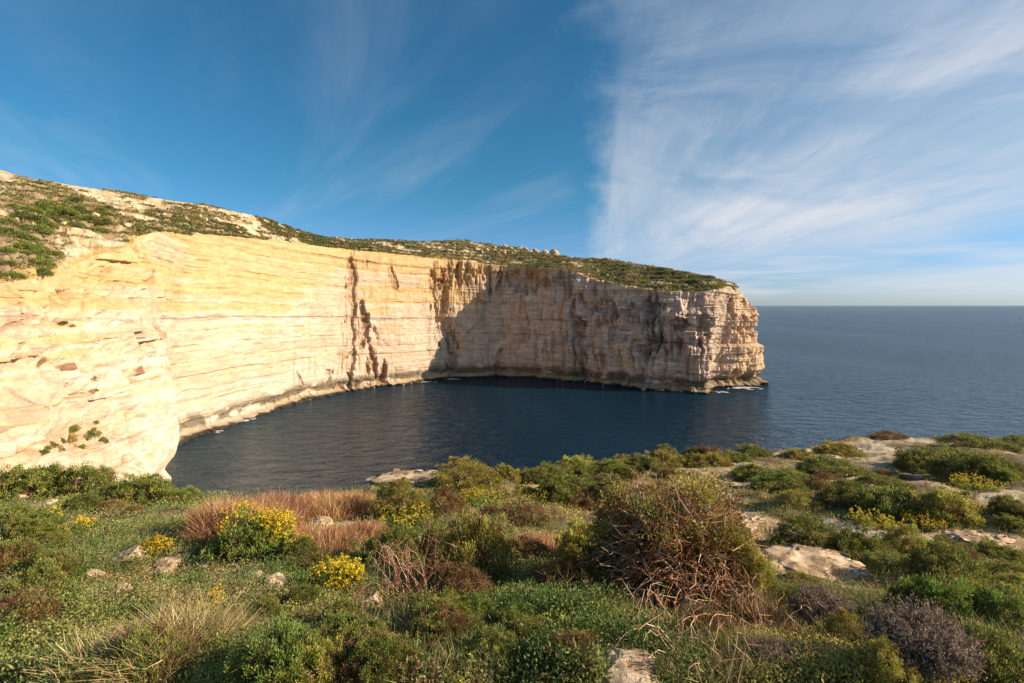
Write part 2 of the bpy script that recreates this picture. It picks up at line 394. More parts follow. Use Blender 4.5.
# water-cut notch and the pale shelf under it
zc = Z0 - 2.0 * (fbm(Sg / 16, 0, 0, 3, 71) - .5)
notch = np.exp(-((zc - 4.2) / 2.2) ** 2) * 1.8 - ss(zc, 2.2, 1.2) * 2.2 * ss(U, 7.0, 8.0) * (1 - .6 * head)
disp = disp - notch
disp = disp + ss(zc, 7, 2) * ss(U, 7, 8) * ((fbm(Sg / 3.5, Z0 / 2.5, 48, 5, 72, .6) - .5) * 4.5 + (panels(Sg, 2.6, 73) - .5) * 1.8)
lipfade = 1 - ss(tt, 0.93, 1.0) * 0.55
disp = disp * lipfade
DX = X0 + nor[None, :, 0] * disp; DY = Y0 + nor[None, :, 1] * disp
bnose = np.exp(-((U - 5.15) / .85) ** 2) * ss(Z0, 0, 15); DY = DY + 10.0 * bnose; DX = DX - 1.0 * bnose
DZ = Z0 + 0.5 * (fbm(Sg / 3, Z0 / 3, 5, 3, 81) - .5)

# cliff colour: cream below, ochre above, rosy grey on the headland; brown staining and painted shade follow the gullies
cream = np.array([.47, .38, .285]); white = np.array([.54, .475, .405]); ochre = np.array([.49, .33, .14]); rose = np.array([.53, .40, .31]); grey = np.array([.46, .405, .36]); brown = np.array([.20, .085, .03]); algae = np.array([.07, .058, .04])
def M3(a): return a[..., None]
tfrac = np.clip(Z0 / Ec[None, :, 2], 0, 1)
n1 = fbm(Sg / 30, Z0 / 16, 1, 4, 91); n2 = fbm(Sg / 7, Z0 / 2.2, 2, 5, 93); n3 = fbm(Sg / 4, Z0 / 25, 3, 4, 95)
bedc = beds(zb, 3.1, 77, .3) * .55 + beds(zb, 1.1, 78, .3) * .45
up = ss(tfrac + (n1 - .5) * .75 + (bedc - .5) * .42 - .17 * ss(PX, 230, 90), .52, .78)
base = lerp(cream, white, M3(ss(n1 * .5 + n2 * .5 + (1 - tfrac) * .08, .45, .62)))
base = lerp(base, np.array([.49, .36, .20]), M3(ss(bedc + (n2 - .5), .55, .8) * .55))
colr = lerp(base, ochre, M3(up * (0.85 - .2 * n2)))
lowr = lerp(rose, cream, .35)
colr = lerp(colr, lowr, M3(ss(U, 10, 13) * (1 - up) * .55))
hc = lerp(rose, grey, M3(ss(n3 + (n2 - .5) * .6, .42, .62)))
hc = lerp(hc, np.array([.66, .54, .42]), M3(ss(n2, .50, .62) * .8))
hc = lerp(hc, ochre * .9, M3(ss(tfrac + (n1 - .5) * .6, .75, .95) * ss(U, 19.5, 17.5) * .8))
hc = hc * M3(1 - .38 * ss(fbm((Sg + 2 * n2) / 2.6, Z0 / 11, 31, 5, 98), .54, .66)) * np.array([1.0, .97, .97])
colr = lerp(colr, hc, M3(ss(U, 15.0, 18.5)))
colr = lerp(colr, cream * .95, M3(ss(U, 23.4, 24.0) * (1 - ss(U, 24.6, 25.6)) * .8))
colr = lerp(colr, np.array([.50, .34, .19]), M3(ss(U, 25.3, 26) * .6))
drip = ss(fbm((Sg + 3 * n2) / 1.6, Z0 / 22, 6, 4, 97), .56, .74) * ss(n1, .35, .6)
colr = lerp(colr, np.array([.38, .20, .09]), M3(drip * .45 * ss(U, 8, 12) * (1 - .5 * head)))
colr = lerp(colr, np.array([.27, .15, .085]), M3(np.clip(stain_shade * (.04 + 1.0 * ss(fbm(Sg / .9, Z0 / 9, 12, 4, 94) + (n2 - .5) * .6, .40, .62)), 0, .92)))  # darker brown rock plus shadow of the relief, both put into the colour
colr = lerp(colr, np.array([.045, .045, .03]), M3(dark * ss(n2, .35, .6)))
colr = lerp(colr, brown * 1.6, M3(np.clip(line * linem * .5 + crk * .5, 0, .8)))
for (cx_, cy_, rx, ry) in ((22, 322, 4, 6), (38, 362, 3, 5), (55, 368, 7, 4), (76, 380, 5, 4), (80, 392, 6, 3), (62, 420, 5, 3), (124, 374, 3, 6)):
    mk = np.exp(-(((PX - cx_) / rx) ** 2 + ((PR - cy_) / ry) ** 2))
    colr = lerp(colr, brown * .8, M3(ss(mk + (n2 - .5) * .8, .35, .6) * .8))
for (cx_, cy_, rx, ry) in ((85, 432, 26, 12), (62, 440, 20, 7), (30, 452, 26, 5), (90, 446, 16, 10), (58, 322, 4, 8)):
    mk = np.exp(-(((PX - cx_) / rx) ** 2 + ((PR - cy_) / ry) ** 2))
    colr = lerp(colr, np.array([.42, .27, .16]), M3(ss(mk + (n2 - .5) * 1.2, .30, .7) * .6))
al = ss(fbm(Sg / 7, Z0 / 4, 9, 4, 99) + .30 * np.exp(-((zc - 6.5) / 4.0) ** 2) * 1.0, .58, .74) * ss(zc, 12, 5) * ss(zc, 2.0, 3.5)
colr = lerp(colr, algae * 2.0, M3(al * .9 * ss(U, 7.2, 8)))
colr = lerp(colr, algae * 2.4, M3(ss(zc + 4 * (n2 - .5), 6.0, 3.5) * ss(U, 14, 17) * .75))
colr = lerp(colr, np.array([.40, .31, .19]), M3(ss(zc + 2 * (n2 - .5), 3.6, 2.2) * .6 * ss(U, 7.2, 8)))
colr = lerp(colr, algae * .7, M3(ss(zc + 1.5 * (n2 - .5), 1.7, .9)))
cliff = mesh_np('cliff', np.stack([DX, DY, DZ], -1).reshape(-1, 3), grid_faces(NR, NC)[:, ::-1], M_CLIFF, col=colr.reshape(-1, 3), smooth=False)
tag(cliff, kind='structure')

# hillside above the edge
NH = 190
hu = np.linspace(0, 1, NH)[:, None]
cutb = 0.72
a_ = np.clip(hu / cutb, 0, 1); b_ = np.clip((hu - cutb) / (1 - cutb), 0, 1)
away = Kc[:, :2] / np.linalg.norm(Kc[:, :2], axis=1)[:, None]
back_len = np.interp(u, [0, 20, 24, 27, 30], [260, 200, 60, 14, 4])
HX = lerp(DX[-1][None], Kc[None, :, 0], a_) + away[None, :, 0] * b_ * back_len
HY = lerp(DY[-1][None], Kc[None, :, 1], a_) + away[None, :, 1] * b_ * back_len
HZ = lerp(DZ[-1][None], Kc[None, :, 2], a_ ** .93) + b_ * back_len * 0.05
def terrace(z, th, k=.75):
    q = z / th; i = np.floor(q); f = q - i; return (i + lerp(f, ss(f, .55, 1.0), k)) * th
hn = (fbm(HX / 22, HY / 22, 0, 5, 201) - .5) * 5.0 + (fbm(HX / 5, HY / 5, 1, 5, 203, .6) - .5) * 3.2
ins = ss(hu, 0, .08)
hz = HZ + hn * ins * (1 - .55 * ss(hu, .5, .72))
HZ = lerp(hz, terrace(hz, 3.4), .75 * ins)
HZ = np.where(hu == 0, DZ[-1][None], HZ)
HPX, HPR = project(HX, HY, HZ)
soil = np.array([.44, .33, .20]); soil2 = np.array([.52, .45, .32]); pal = np.array([.38, .31, .22])
hcn = fbm(HX / 4, HY / 4, 3, 6, 205, .65)
hcol = lerp(soil, soil2, M3(ss(hcn, .4, .6)))
hcol = lerp(hcol, pal, M3(ss(U[:1], 13, 17) * .7 * np.ones_like(HX)))
vegm = fbm(HX / 15, HY / 15, 5, 6, 207, .62) - .2 * ss(U[:1], 23.3, 25.0) + .01 + .10 * ss(hcn, .5, .3) - .16 * np.exp(-((hu - .0) / .03) ** 2) \
     + .16 * ss(HPX, 100, 50) * ss(HPR, 205, 225) - .05 * ss(HPX, 100, 200) * ss(HPX, 320, 250) + .06 * ss(U[:1], 11, 15)
vegm = vegm - 0.05 * np.exp(-((hu - .66) / .05) ** 2) * ss(U[:1], 12, 8)
hcol = lerp(hcol, np.array([.21, .155, .08]), M3(ss(vegm, .43, .53) * .8))
hcol = lerp(np.broadcast_to(ochre * .95, hcol.shape), hcol, M3(ss(hu + (hcn - .5) * .12, .0, .06)))
hcol = hcol * M3(.72 + .5 * fbm(HX / 1.6, HY / 1.6, 7, 4, 211))
hill = mesh_np('hillside', np.stack([HX, HY, HZ], -1).reshape(-1, 3), grid_faces(NH, NC)[:, ::-1], M_HILL, col=hcol.reshape(-1, 3), smooth=False)
tag(hill, kind='structure')

#@@GROUND
# ------------------------------------------------------------------ the near headland the picture was taken from
PROF_D = np.array([0, 2.3, 4, 7, 11, 16, 23, 30, 45, 70.0]); PROF_Z = np.array([-1.55, -1.78, -2.35, -3.3, -4.3, -5.2, -6.45, -7.55, -9.2, -11.0])
def gbase(x, y):
    r = np.hypot(x, y); d = np.maximum(y, 0.6 * r)
    return np.interp(d, PROF_D, PROF_Z)
def gheight(x, y):
    z = gbase(x, y)
    r = np.hypot(x, y)
    z = z + (fbm(x / 4.2, y / 4.2, 0, 3, 301) - .5) * 0.75 * ss(r, 2, 8) + (fbm(x / 0.9, y / 0.9, 1, 3, 303) - .5) * 0.30 + (fbm(x / .22, y / .22, 2, 2, 305) - .5) * .03
    return EYE + z
def to_ground(px, row):
    """point of the ground seen at that place of the picture (vectorised march)."""
    px = np.asarray(px, float); row = np.asarray(row, float)
    a = (px - 512) / FPX; b = (341.5 - row) / FPX
    dy = CP + b * SP; dz = -SP + b * CP
    ys = np.geomspace(1.2, 60, 420)
    X = a[:, None] / dy[:, None] * ys; Y = np.broadcast_to(ys, X.shape); Zr = EYE + dz[:, None] / dy[:, None] * ys
    G = EYE + gbase(X, Y)
    hit = Zr < G
    i = np.where(hit.any(1), hit.argmax(1), len(ys) - 1)
    i = np.maximum(i, 1); r_ = np.arange(len(px))
    g0 = (Zr - G)[r_, i - 1]; g1 = (Zr - G)[r_, i]
    t = np.clip(g0 / (g0 - g1 + 1e-9), 0, 1)
    y = lerp(ys[i - 1], ys[i], t); x = a / dy * y
    for _ in range(3):                     # refine with the real relief
        z = gheight(x, y); rr = (z - EYE) / (dz / dy * y)
        y = y * np.clip(rr, .8, 1.25); x = a / dy * y
    return x, y, gheight(x, y)
EDGE = [(-250, 478), (0, 482), (100, 488), (170, 491), (230, 497), (300, 499), (370, 490), (385, 480), (440, 479), (475, 481), (520, 473), (600, 467), (660, 461), (700, 458), (760, 454),
        (800, 450), (830, 440), (900, 438), (960, 440), (1030, 437), (1300, 436)]
ea = np.array(EDGE, float)
exx, eyy, _z = to_ground(ea[:, 0], ea[:, 1])
phi_e = np.arctan2(exx, eyy); R_e = np.hypot(exx, eyy)
def edge_r(phi):
    phi = np.mod(phi + math.pi, 2 * math.pi) - math.pi
    r = np.interp(phi, np.concatenate([[-math.pi, -2.2, -1.4], phi_e, [1.5, 2.2, math.pi]]), np.concatenate([[60, 26, 15], R_e, [R_e[-1], 50, 60]]))
    return r * (1 + 0.05 * (fbm(phi * 14, 0.5, 0, 4, 311) - .5))
phis = np.concatenate([np.linspace(-math.pi, -1.0, 60, endpoint=False), np.linspace(-1.0, 1.0, 900, endpoint=False), np.linspace(1.0, math.pi, 60)])
rr = np.linspace(0, 1, 300)[:, None]
Re = edge_r(phis)[None]
r_in = 0.3 * (Re / 0.3) ** (rr ** 0.85)
GX = r_in * np.sin(phis)[None]; GY = r_in * np.cos(phis)[None]
GZ = gheight(GX, GY) - 0.0
# bare patches: limestone and pale soil where the plants leave it open, as ellipses of the ground
BARE = [(405, 479, 38, 6, -4), (540, 486, 26, 5, 0), (700, 494, 40, 9, 5), (760, 520, 34, 8, 14), (815, 565, 48, 13, 18), (740, 545, 22, 14, 0), (865, 450, 46, 10, 0), (905, 470, 30, 6, 10), (960, 470, 16, 5, 0),
        (1000, 545, 46, 14, 10), (950, 540, 34, 8, 15), (830, 452, 26, 7, 0), (1000, 500, 24, 10, 0), (740, 470, 30, 6, 8), (640, 484, 20, 4, 0), (125, 560, 20, 6, 0), (160, 571, 16, 6, 0), (60, 556, 22, 4, 0),
        (210, 567, 22, 4, 0), (60, 540, 14, 3, 0), (10, 497, 18, 4, 0), (45, 503, 16, 3, 0), (100, 457, 40, 10, 0), (330, 520, 22, 5, 10), (118, 595, 14, 4, 0), (250, 578, 18, 4, 0), (200, 620, 26, 8, 10), (560, 555, 34, 10, 0), (520, 500, 18, 5, 0)]
def bare_at(px, row, x, y):
    v = np.zeros(np.shape(px)); wx = (fbm(x / .8, y / .8, 0, 4, 321) - .5)
    for (cx_, cy_, rx, ry, sl) in BARE:
        sl = math.tan(math.radians(sl)); v = np.maximum(v, (1.5 if cx_ > 330 else 1.55) - np.hypot((px - cx_) / rx, (row - cy_ - (px - cx_) * sl) / ry))
    right = ss(px, 600, 760) * (row < 600)
    v = np.maximum(v, right * (fbm(x / 1.9, y / 1.9, 3, 4, 325) - .365) * 2.8)
    return ss(v + wx * 1.7, .30, .75)
gpx, gpr = project(GX, GY, GZ)
gb = bare_at(gpx, gpr, GX, GY) * (GY > .5)
gn = fbm(GX / .35, GY / .35, 3, 5, 331); gn2 = fbm(GX / 2.0, GY / 2.0, 4, 4, 333)
GZ = GZ + gb * ((fbm(GX / .5, GY / .8, 9, 4, 335) - .5) * .10 + .0)
soilc = lerp(np.array([.17, .125, .07]), np.array([.30, .22, .12]), M3(gn))
palec = lerp(np.array([.42, .33, .22]), np.array([.60, .52, .39]), M3(ss(gn, .35, .65)))
palec = lerp(palec, np.array([.46, .33, .18]), M3(ss(gn2, .5, .64) * .8))
crev = np.exp(-((fbm(GX / .6, GY / .6, 12, 5, 351) - .5) / .012) ** 2)
gcol = lerp(soilc, palec, M3(gb)) * M3(1 - .55 * crev) * M3(.75 + .5 * fbm(GX / .09, GY / .09, 13, 3, 352))
GZ = GZ - .03 * crev * gb
# drop rows down to the water
dn = np.linspace(0, 1, 60)[1:, None]
er = Re + 0.2 + dn ** 2.2 * 7 + (fbm(phis[None] * 18, dn * 9, 7, 4, 341) - .5) * 2.2 * ss(dn, 0, .1)
ez = lerp(GZ[-1][None], -3.0, dn ** 1.0)
EX = er * np.sin(phis)[None]; EY = er * np.cos(phis)[None]
VX_ = np.concatenate([GX, EX]); VY_ = np.concatenate([GY, EY]); VZ_ = np.concatenate([GZ, ez])
ecol = lerp(np.array([.5, .38, .24]), np.array([.62, .5, .34]), M3(fbm(EX / 3, EY / 3, ez / 2, 4, 343)))
ground = mesh_np('ground', np.stack([VX_, VY_, VZ_], -1).reshape(-1, 3), grid_faces(VX_.shape[0], VX_.shape[1])[:, ::-1], M_SOIL, col=np.concatenate([gcol, ecol]).reshape(-1, 3), smooth=True)
tag(ground, kind='structure')

#@@VEG
# ------------------------------------------------------------------ plants
rng = np.random.default_rng(7)
def unit(v): return v / (np.linalg.norm(v, axis=1)[:, None] + 1e-9)
def rand_dir(n, up=0.0):
    v = rng.normal(size=(n, 3)); v[:, 2] += up; return unit(v)
class Leaves:
    """many small leaf faces, joined into one mesh"""
    def __init__(s): s.V = []; s.C = []
    def add(s, P, dir, length, width, col, fold=None):
        n_ = len(P); length = np.broadcast_to(np.asarray(length, float), n_)[:, None]; width = np.broadcast_to(np.asarray(width, float), n_)[:, None]
        side = unit(np.cross(dir, rng.normal(size=(n_, 3))))
        nrm = np.cross(dir, side)
        a = P; b = P + dir * length * .5 + side * width * .5; c = P + dir * length + nrm * length * .12; d = P + dir * length * .5 - side * width * .5
        s.V.append(np.stack([a, b, c, d], 1).reshape(-1, 3)); s.C.append(np.repeat(np.broadcast_to(col, (n_, 3)), 4, 0))
    def blade(s, P, dir, length, width, col, droop=.3):
        """tapering two-segment blades that bend over"""
        n_ = len(P); length = np.broadcast_to(np.asarray(length, float), n_)[:, None]
        side = rng.normal(size=(n_, 3)); side[:, 2] *= .2; side = unit(side) * np.broadcast_to(np.asarray(width, float), n_)[:, None] * .5
        lean = dir.copy(); lean[:, 2] = 0; lean = lean * droop + rng.normal(size=(n_, 3)) * [.12, .12, 0]
        q0 = P; q1 = P + dir * length * .5; q2 = P + (dir + lean - [0, 0, .1]) * length * .95
        s.V.append(np.stack([q0 - side, q0 + side, q1 + side * .8, q1 - side * .8], 1).reshape(-1, 3))
        s.V.append(np.stack([q1 - side * .8, q1 + side * .8, q2 + side * .15, q2 - side * .15], 1).reshape(-1, 3))
        c = np.broadcast_to(col, (n_, 3)); s.C.append(np.repeat(c, 4, 0)); s.C.append(np.repeat(c * 1.08, 4, 0))
    def build(s, name, mat, parent=None):
        V = np.concatenate(s.V); C_ = np.concatenate(s.C)
        return mesh_np(name, V, np.arange(len(V)).reshape(-1, 4), mat, parent, C_)
def pick(cols, n_, jit=.12):
    cols = np.array(cols); c = cols[rng.integers(0, len(cols), n_)]
    return np.clip(c * (1 + rng.normal(size=(n_, 1)) * jit * 1.4 + rng.normal(size=(n_, 3)) * jit * .4), .004, 1)
def tubes(paths, radii, sides=4):
    """paths: list of (k,3) arrays -> V,F of tapered tubes"""
    V, F, o = [], [], 0
    for p_, r_ in zip(paths, radii):
        k_ = len(p_); d = np.gradient(p_, axis=0); d = unit(d)
        ref = np.array([0.3, 0.2, 1.0]) if abs(d[0][2]) < .9 else np.array([1.0, 0.1, 0])
        a = unit(np.cross(d, ref)); b = np.cross(d, a)
        ang = np.arange(sides) / sides * 2 * math.pi
        rad = np.linspace(r_, r_ * .3, k_)[:, None, None]
        ring = p_[:, None] + rad * (np.cos(ang)[None, :, None] * a[:, None] + np.sin(ang)[None, :, None] * b[:, None])
        V.append(ring.reshape(-1, 3))
        i = np.arange(k_ - 1)[:, None] * sides; j = np.arange(sides)[None]; j2 = (j + 1) % sides
        F.append(np.stack([i + j, i + j2, i + sides + j2, i + sides + j], -1).reshape(-1, 4) + o); o += k_ * sides
    return np.concatenate(V), np.concatenate(F)
def twig_paths(nt, R_, H_, curl=.25, inner=.05, upb=.5, kids=2, lo=.55):
    P, Rr = [], []
    for _ in range(nt):
        az = rng.uniform(0, 2 * math.pi); rad = rng.uniform(lo, 1.0)
        tip = np.array([math.cos(az) * R_ * rad, math.sin(az) * R_ * rad, H_ * rng.uniform(.35, 1.0) * math.sqrt(max(.05, 1 - (rad * .8) ** 2))])
        st_ = np.array([math.cos(az + .5), math.sin(az + .5), 0]) * R_ * inner * rng.uniform(0, 3)
        t = np.linspace(0, 1, 7)[:, None]
        mid_ = st_ * .5 + tip * .5 + np.array([0, 0, H_ * upb * .5]) + rng.normal(size=3) * curl * R_ * .5
        pth = (1 - t) ** 2 * st_ + 2 * t * (1 - t) * mid_ + t * t * tip + rng.normal(size=(7, 3)) * R_ * .018 * t
        P.append(pth); Rr.append(.011 * R_ * rng.uniform(.6, 1.3))
        for _k in range(kids):
            i = rng.integers(2, 6); q = pth[i]; dd = rng.normal(size=3); dd[2] = abs(dd[2]) * .7; dd /= np.linalg.norm(dd)
            L = R_ * rng.uniform(.15, .4); tt_ = np.linspace(0, 1, 4)[:, None]
            P.append(q + dd * tt_ * L + rng.normal(size=(4, 3)) * R_ * .02 * tt_); Rr.append(.006 * R_)
    return P, Rr

GREEN = [(.160, .195, .045), (.205, .235, .052), (.110, .145, .036), (.27, .275, .070)]
DARK = [(.115, .145, .040), (.155, .175, .046), (.080, .105, .032), (.20, .20, .058)]
OLIVE = [(.36, .32, .065), (.44, .38, .080), (.25, .22, .050), (.50, .43, .11)]
BRIGHT = [(.190, .240, .045), (.140, .190, .038), (.25, .29, .06), (.100, .140, .032)]
BROWN = [(.25, .125, .060), (.18, .090, .045), (.31, .18, .09), (.13, .075, .038)]
PURPLE = [(.27, .195, .145), (.20, .145, .11), (.36, .27, .20), (.14, .10, .075)]
def shrub_proto(cols, nclump, per, leaf, flat=.62, seed=0, top=None, clump_r=.16, gaps=.0, twigs=26, twigcol=(.15, .085, .05), leafw=.42):
    """radius about 1 m, stands on z=0; foliage clumps over an uneven dome, branches inside"""
    global rng
    rng = np.random.default_rng(100 + seed)
    L = Leaves()
    nl = 6                                              # a few overlapping lobes of different height
    leafw = leafw * rng.uniform(.9, 1.3); la = np.arange(nl) / nl * 6.283 + rng.uniform(-.4, .4, nl); lr = rng.uniform(.38, .62, nl); lr[-1] = .66
    lc = np.stack([np.cos(la) * (.98 - lr), np.sin(la) * (.98 - lr), np.zeros(nl)], 1); lc[-1] *= .3
    lh = rng.uniform(.75, 1.35, nl)
    CC, DD = [], []
    for q in range(nl):
        d = rand_dir(int(nclump * .62), .25); d = d[d[:, 2] > -.1]
        c = lc[q] + d * (lr[q] * (rng.uniform(.70, 1.02, len(d)) + .34 * (rng.random(len(d)) < .12) + .5 * (fbm(d[:, 0] * 2.4 + q, d[:, 1] * 2.4, d[:, 2] * 2.4, 3, 400 + seed + q) - .5)))[:, None] * np.array([1, 1, flat * lh[q] * 1.35])
        ok = np.ones(len(c), bool)
        for w_ in range(nl):
            if w_ != q: ok &= np.linalg.norm((c - lc[w_]) / (lr[w_] * np.array([1, 1, flat * lh[w_] * 1.35])), axis=1) > .86
        CC.append(c[ok]); DD.append(d[ok])
    CC = np.concatenate(CC); DD = np.concatenate(DD); sel_ = rng.permutation(len(CC))[:nclump]
    for c, dd in zip(CC[sel_], DD[sel_]):
        cr = clump_r * rng.uniform(.6, 1.35)
        n_ = int(per * rng.uniform(.7, 1.3))
        v = rand_dir(n_, .35); outw = unit(v * .9 + dd[None] * .5 + np.array([[0, 0, .45]]))
        P = c + v * cr * rng.uniform(.25, 1.0, (n_, 1)) * np.array([1, 1, .85])
        P[:, 2] = np.maximum(P[:, 2], -.03)
        cc = pick(cols, 1, .24)[0]
        if rng.random() < .07: cc = np.array([.26, .16, .09])
        col = np.clip(cc[None] * .7 + pick(cols, n_, .15) * .3, .004, 1)
        if top is not None:
            col = lerp(col, pick(top, n_, .15), (rng.random((n_, 1)) < .55 * ss(v[:, 2:3], -.1, .7)))  # upper leaves coloured lighter, sun highlights painted into the foliage
        L.add(P, outw, leaf * rng.uniform(.7, 1.35, n_), leaf * leafw * rng.uniform(.8, 1.2, n_), col)
    fo = L.build('foliage', M_LEAF)
    P, Rr = twig_paths(int(twigs * 1.9), .97, 1.08 * flat, .22, .06)
    V, F = tubes(P, np.array(Rr) * 1.3)
    br = mesh_np('branches', V, F, M_TWIG, None, pick([twigcol, (.30, .19, .12)], len(V), .2))
    return fo, br
def dry_proto(cols, nt, kids, seed, flat=.7, tipleaf=0, leafcols=None, rad=1.0, curl=.3):
    global rng
    rng = np.random.default_rng(200 + seed)
    P, Rr = twig_paths(nt, .95, .95 * flat, curl, .10, .6, kids, .35)
    V, F = tubes(P, np.array(Rr) * rad, 3)
    cidx = pick(cols, len(P), .15)
    reps = np.array([len(p_) * 3 for p_ in P]); br = mesh_np('branches', V, F, M_TWIG, None, np.repeat(cidx, reps, 0))
    fo = None
    if tipleaf:
        L = Leaves()
        for p_ in P:
            t0 = rng.uniform(.45, 1, tipleaf); idx = (t0 * (len(p_) - 1)); i = np.floor(idx).astype(int).clip(0, len(p_) - 2); f = (idx - i)[:, None]
            q = p_[i] * (1 - f) + p_[i + 1] * f
            L.add(q + rng.normal(size=q.shape) * .02, rand_dir(tipleaf, .6), .05, .018, pick(leafcols or cols, tipleaf, .2))
        fo = L.build('foliage', M_LEAF)
    return fo, br
PROTO = {
    'green': shrub_proto(GREEN + OLIVE[:1], 230, 84, .050, .62, 1, BRIGHT + OLIVE[:2], .13),
    'dark': shrub_proto(DARK[:3] + GREEN[:2], 215, 80, .052, .58, 2, OLIVE + GREEN[:2], .14),
    'olive': shrub_proto(OLIVE + GREEN[:2], 225, 82, .048, .70, 3, OLIVE, .13),
    'bright': shrub_proto(BRIGHT + GREEN[:2], 220, 78, .056, .62, 4, BRIGHT, .14),
    'dark2': shrub_proto(DARK + GREEN[:1], 190, 80, .055, .50, 5, OLIVE + GREEN, .16),
    'olive2': shrub_proto(OLIVE + BROWN[:1] + GREEN[:2], 190, 72, .055, .60, 6, OLIVE, .15),
    'russet': shrub_proto(BROWN + OLIVE[:1], 180, 74, .045, .55, 7, None, .15),
    'twiggy': dry_proto(PURPLE + BROWN[:1], 230, 5, 1, .72, 10, PURPLE, 1.0),
    'reddry': dry_proto(BROWN, 110, 4, 2, .75, 5, BROWN, 1.1),
    'greydry': dry_proto(PURPLE + [(.20, .15, .12)], 260, 6, 3, .68, 9, PURPLE, 1.1),
}
for pr in PROTO.values():
    for o_ in pr:
        if o_: COL.objects.unlink(o_)
def place(kind, px, row, wpx, hpx, label, cat='shrub', group=None, name='shrub', sink=.0, rz=None):
    x, y, z = to_ground([px], [row]); x, y, z = float(x[0]), float(y[0]), float(z[0])
    R_ = wpx / FPX * y * .5 / .84
    hz_ = hpx / FPX * y * (.86 if px > 740 else 1.0)
    fo, br = PROTO[kind]
    proto_h = {'green': .66, 'dark': .62, 'olive': .72, 'bright': .66, 'dark2': .56, 'olive2': .62, 'russet': .58, 'twiggy': .70, 'reddry': .72, 'greydry': .66}[kind]
    t = bpy.data.objects.new(name, None); COL.objects.link(t); tag(t, label, cat, group)
    cy = y + R_ * .45                                   # the given row is where its front meets the ground
    cx_ = x * cy / y
    t.location = (cx_, cy, float(gheight(np.array(cx_), np.array(cy))) - .04 * R_ - sink)
    t.rotation_euler = (0, 0, random.uniform(0, 6.28) if rz is None else rz)
    t.scale = (R_, R_, max(hz_ / (proto_h * 1.05), .28 * R_))
    for o_ in (fo, br):
        if o_ is None: continue
        c = o_.copy(); COL.objects.link(c); c.parent = t
    return t
random.seed(5)
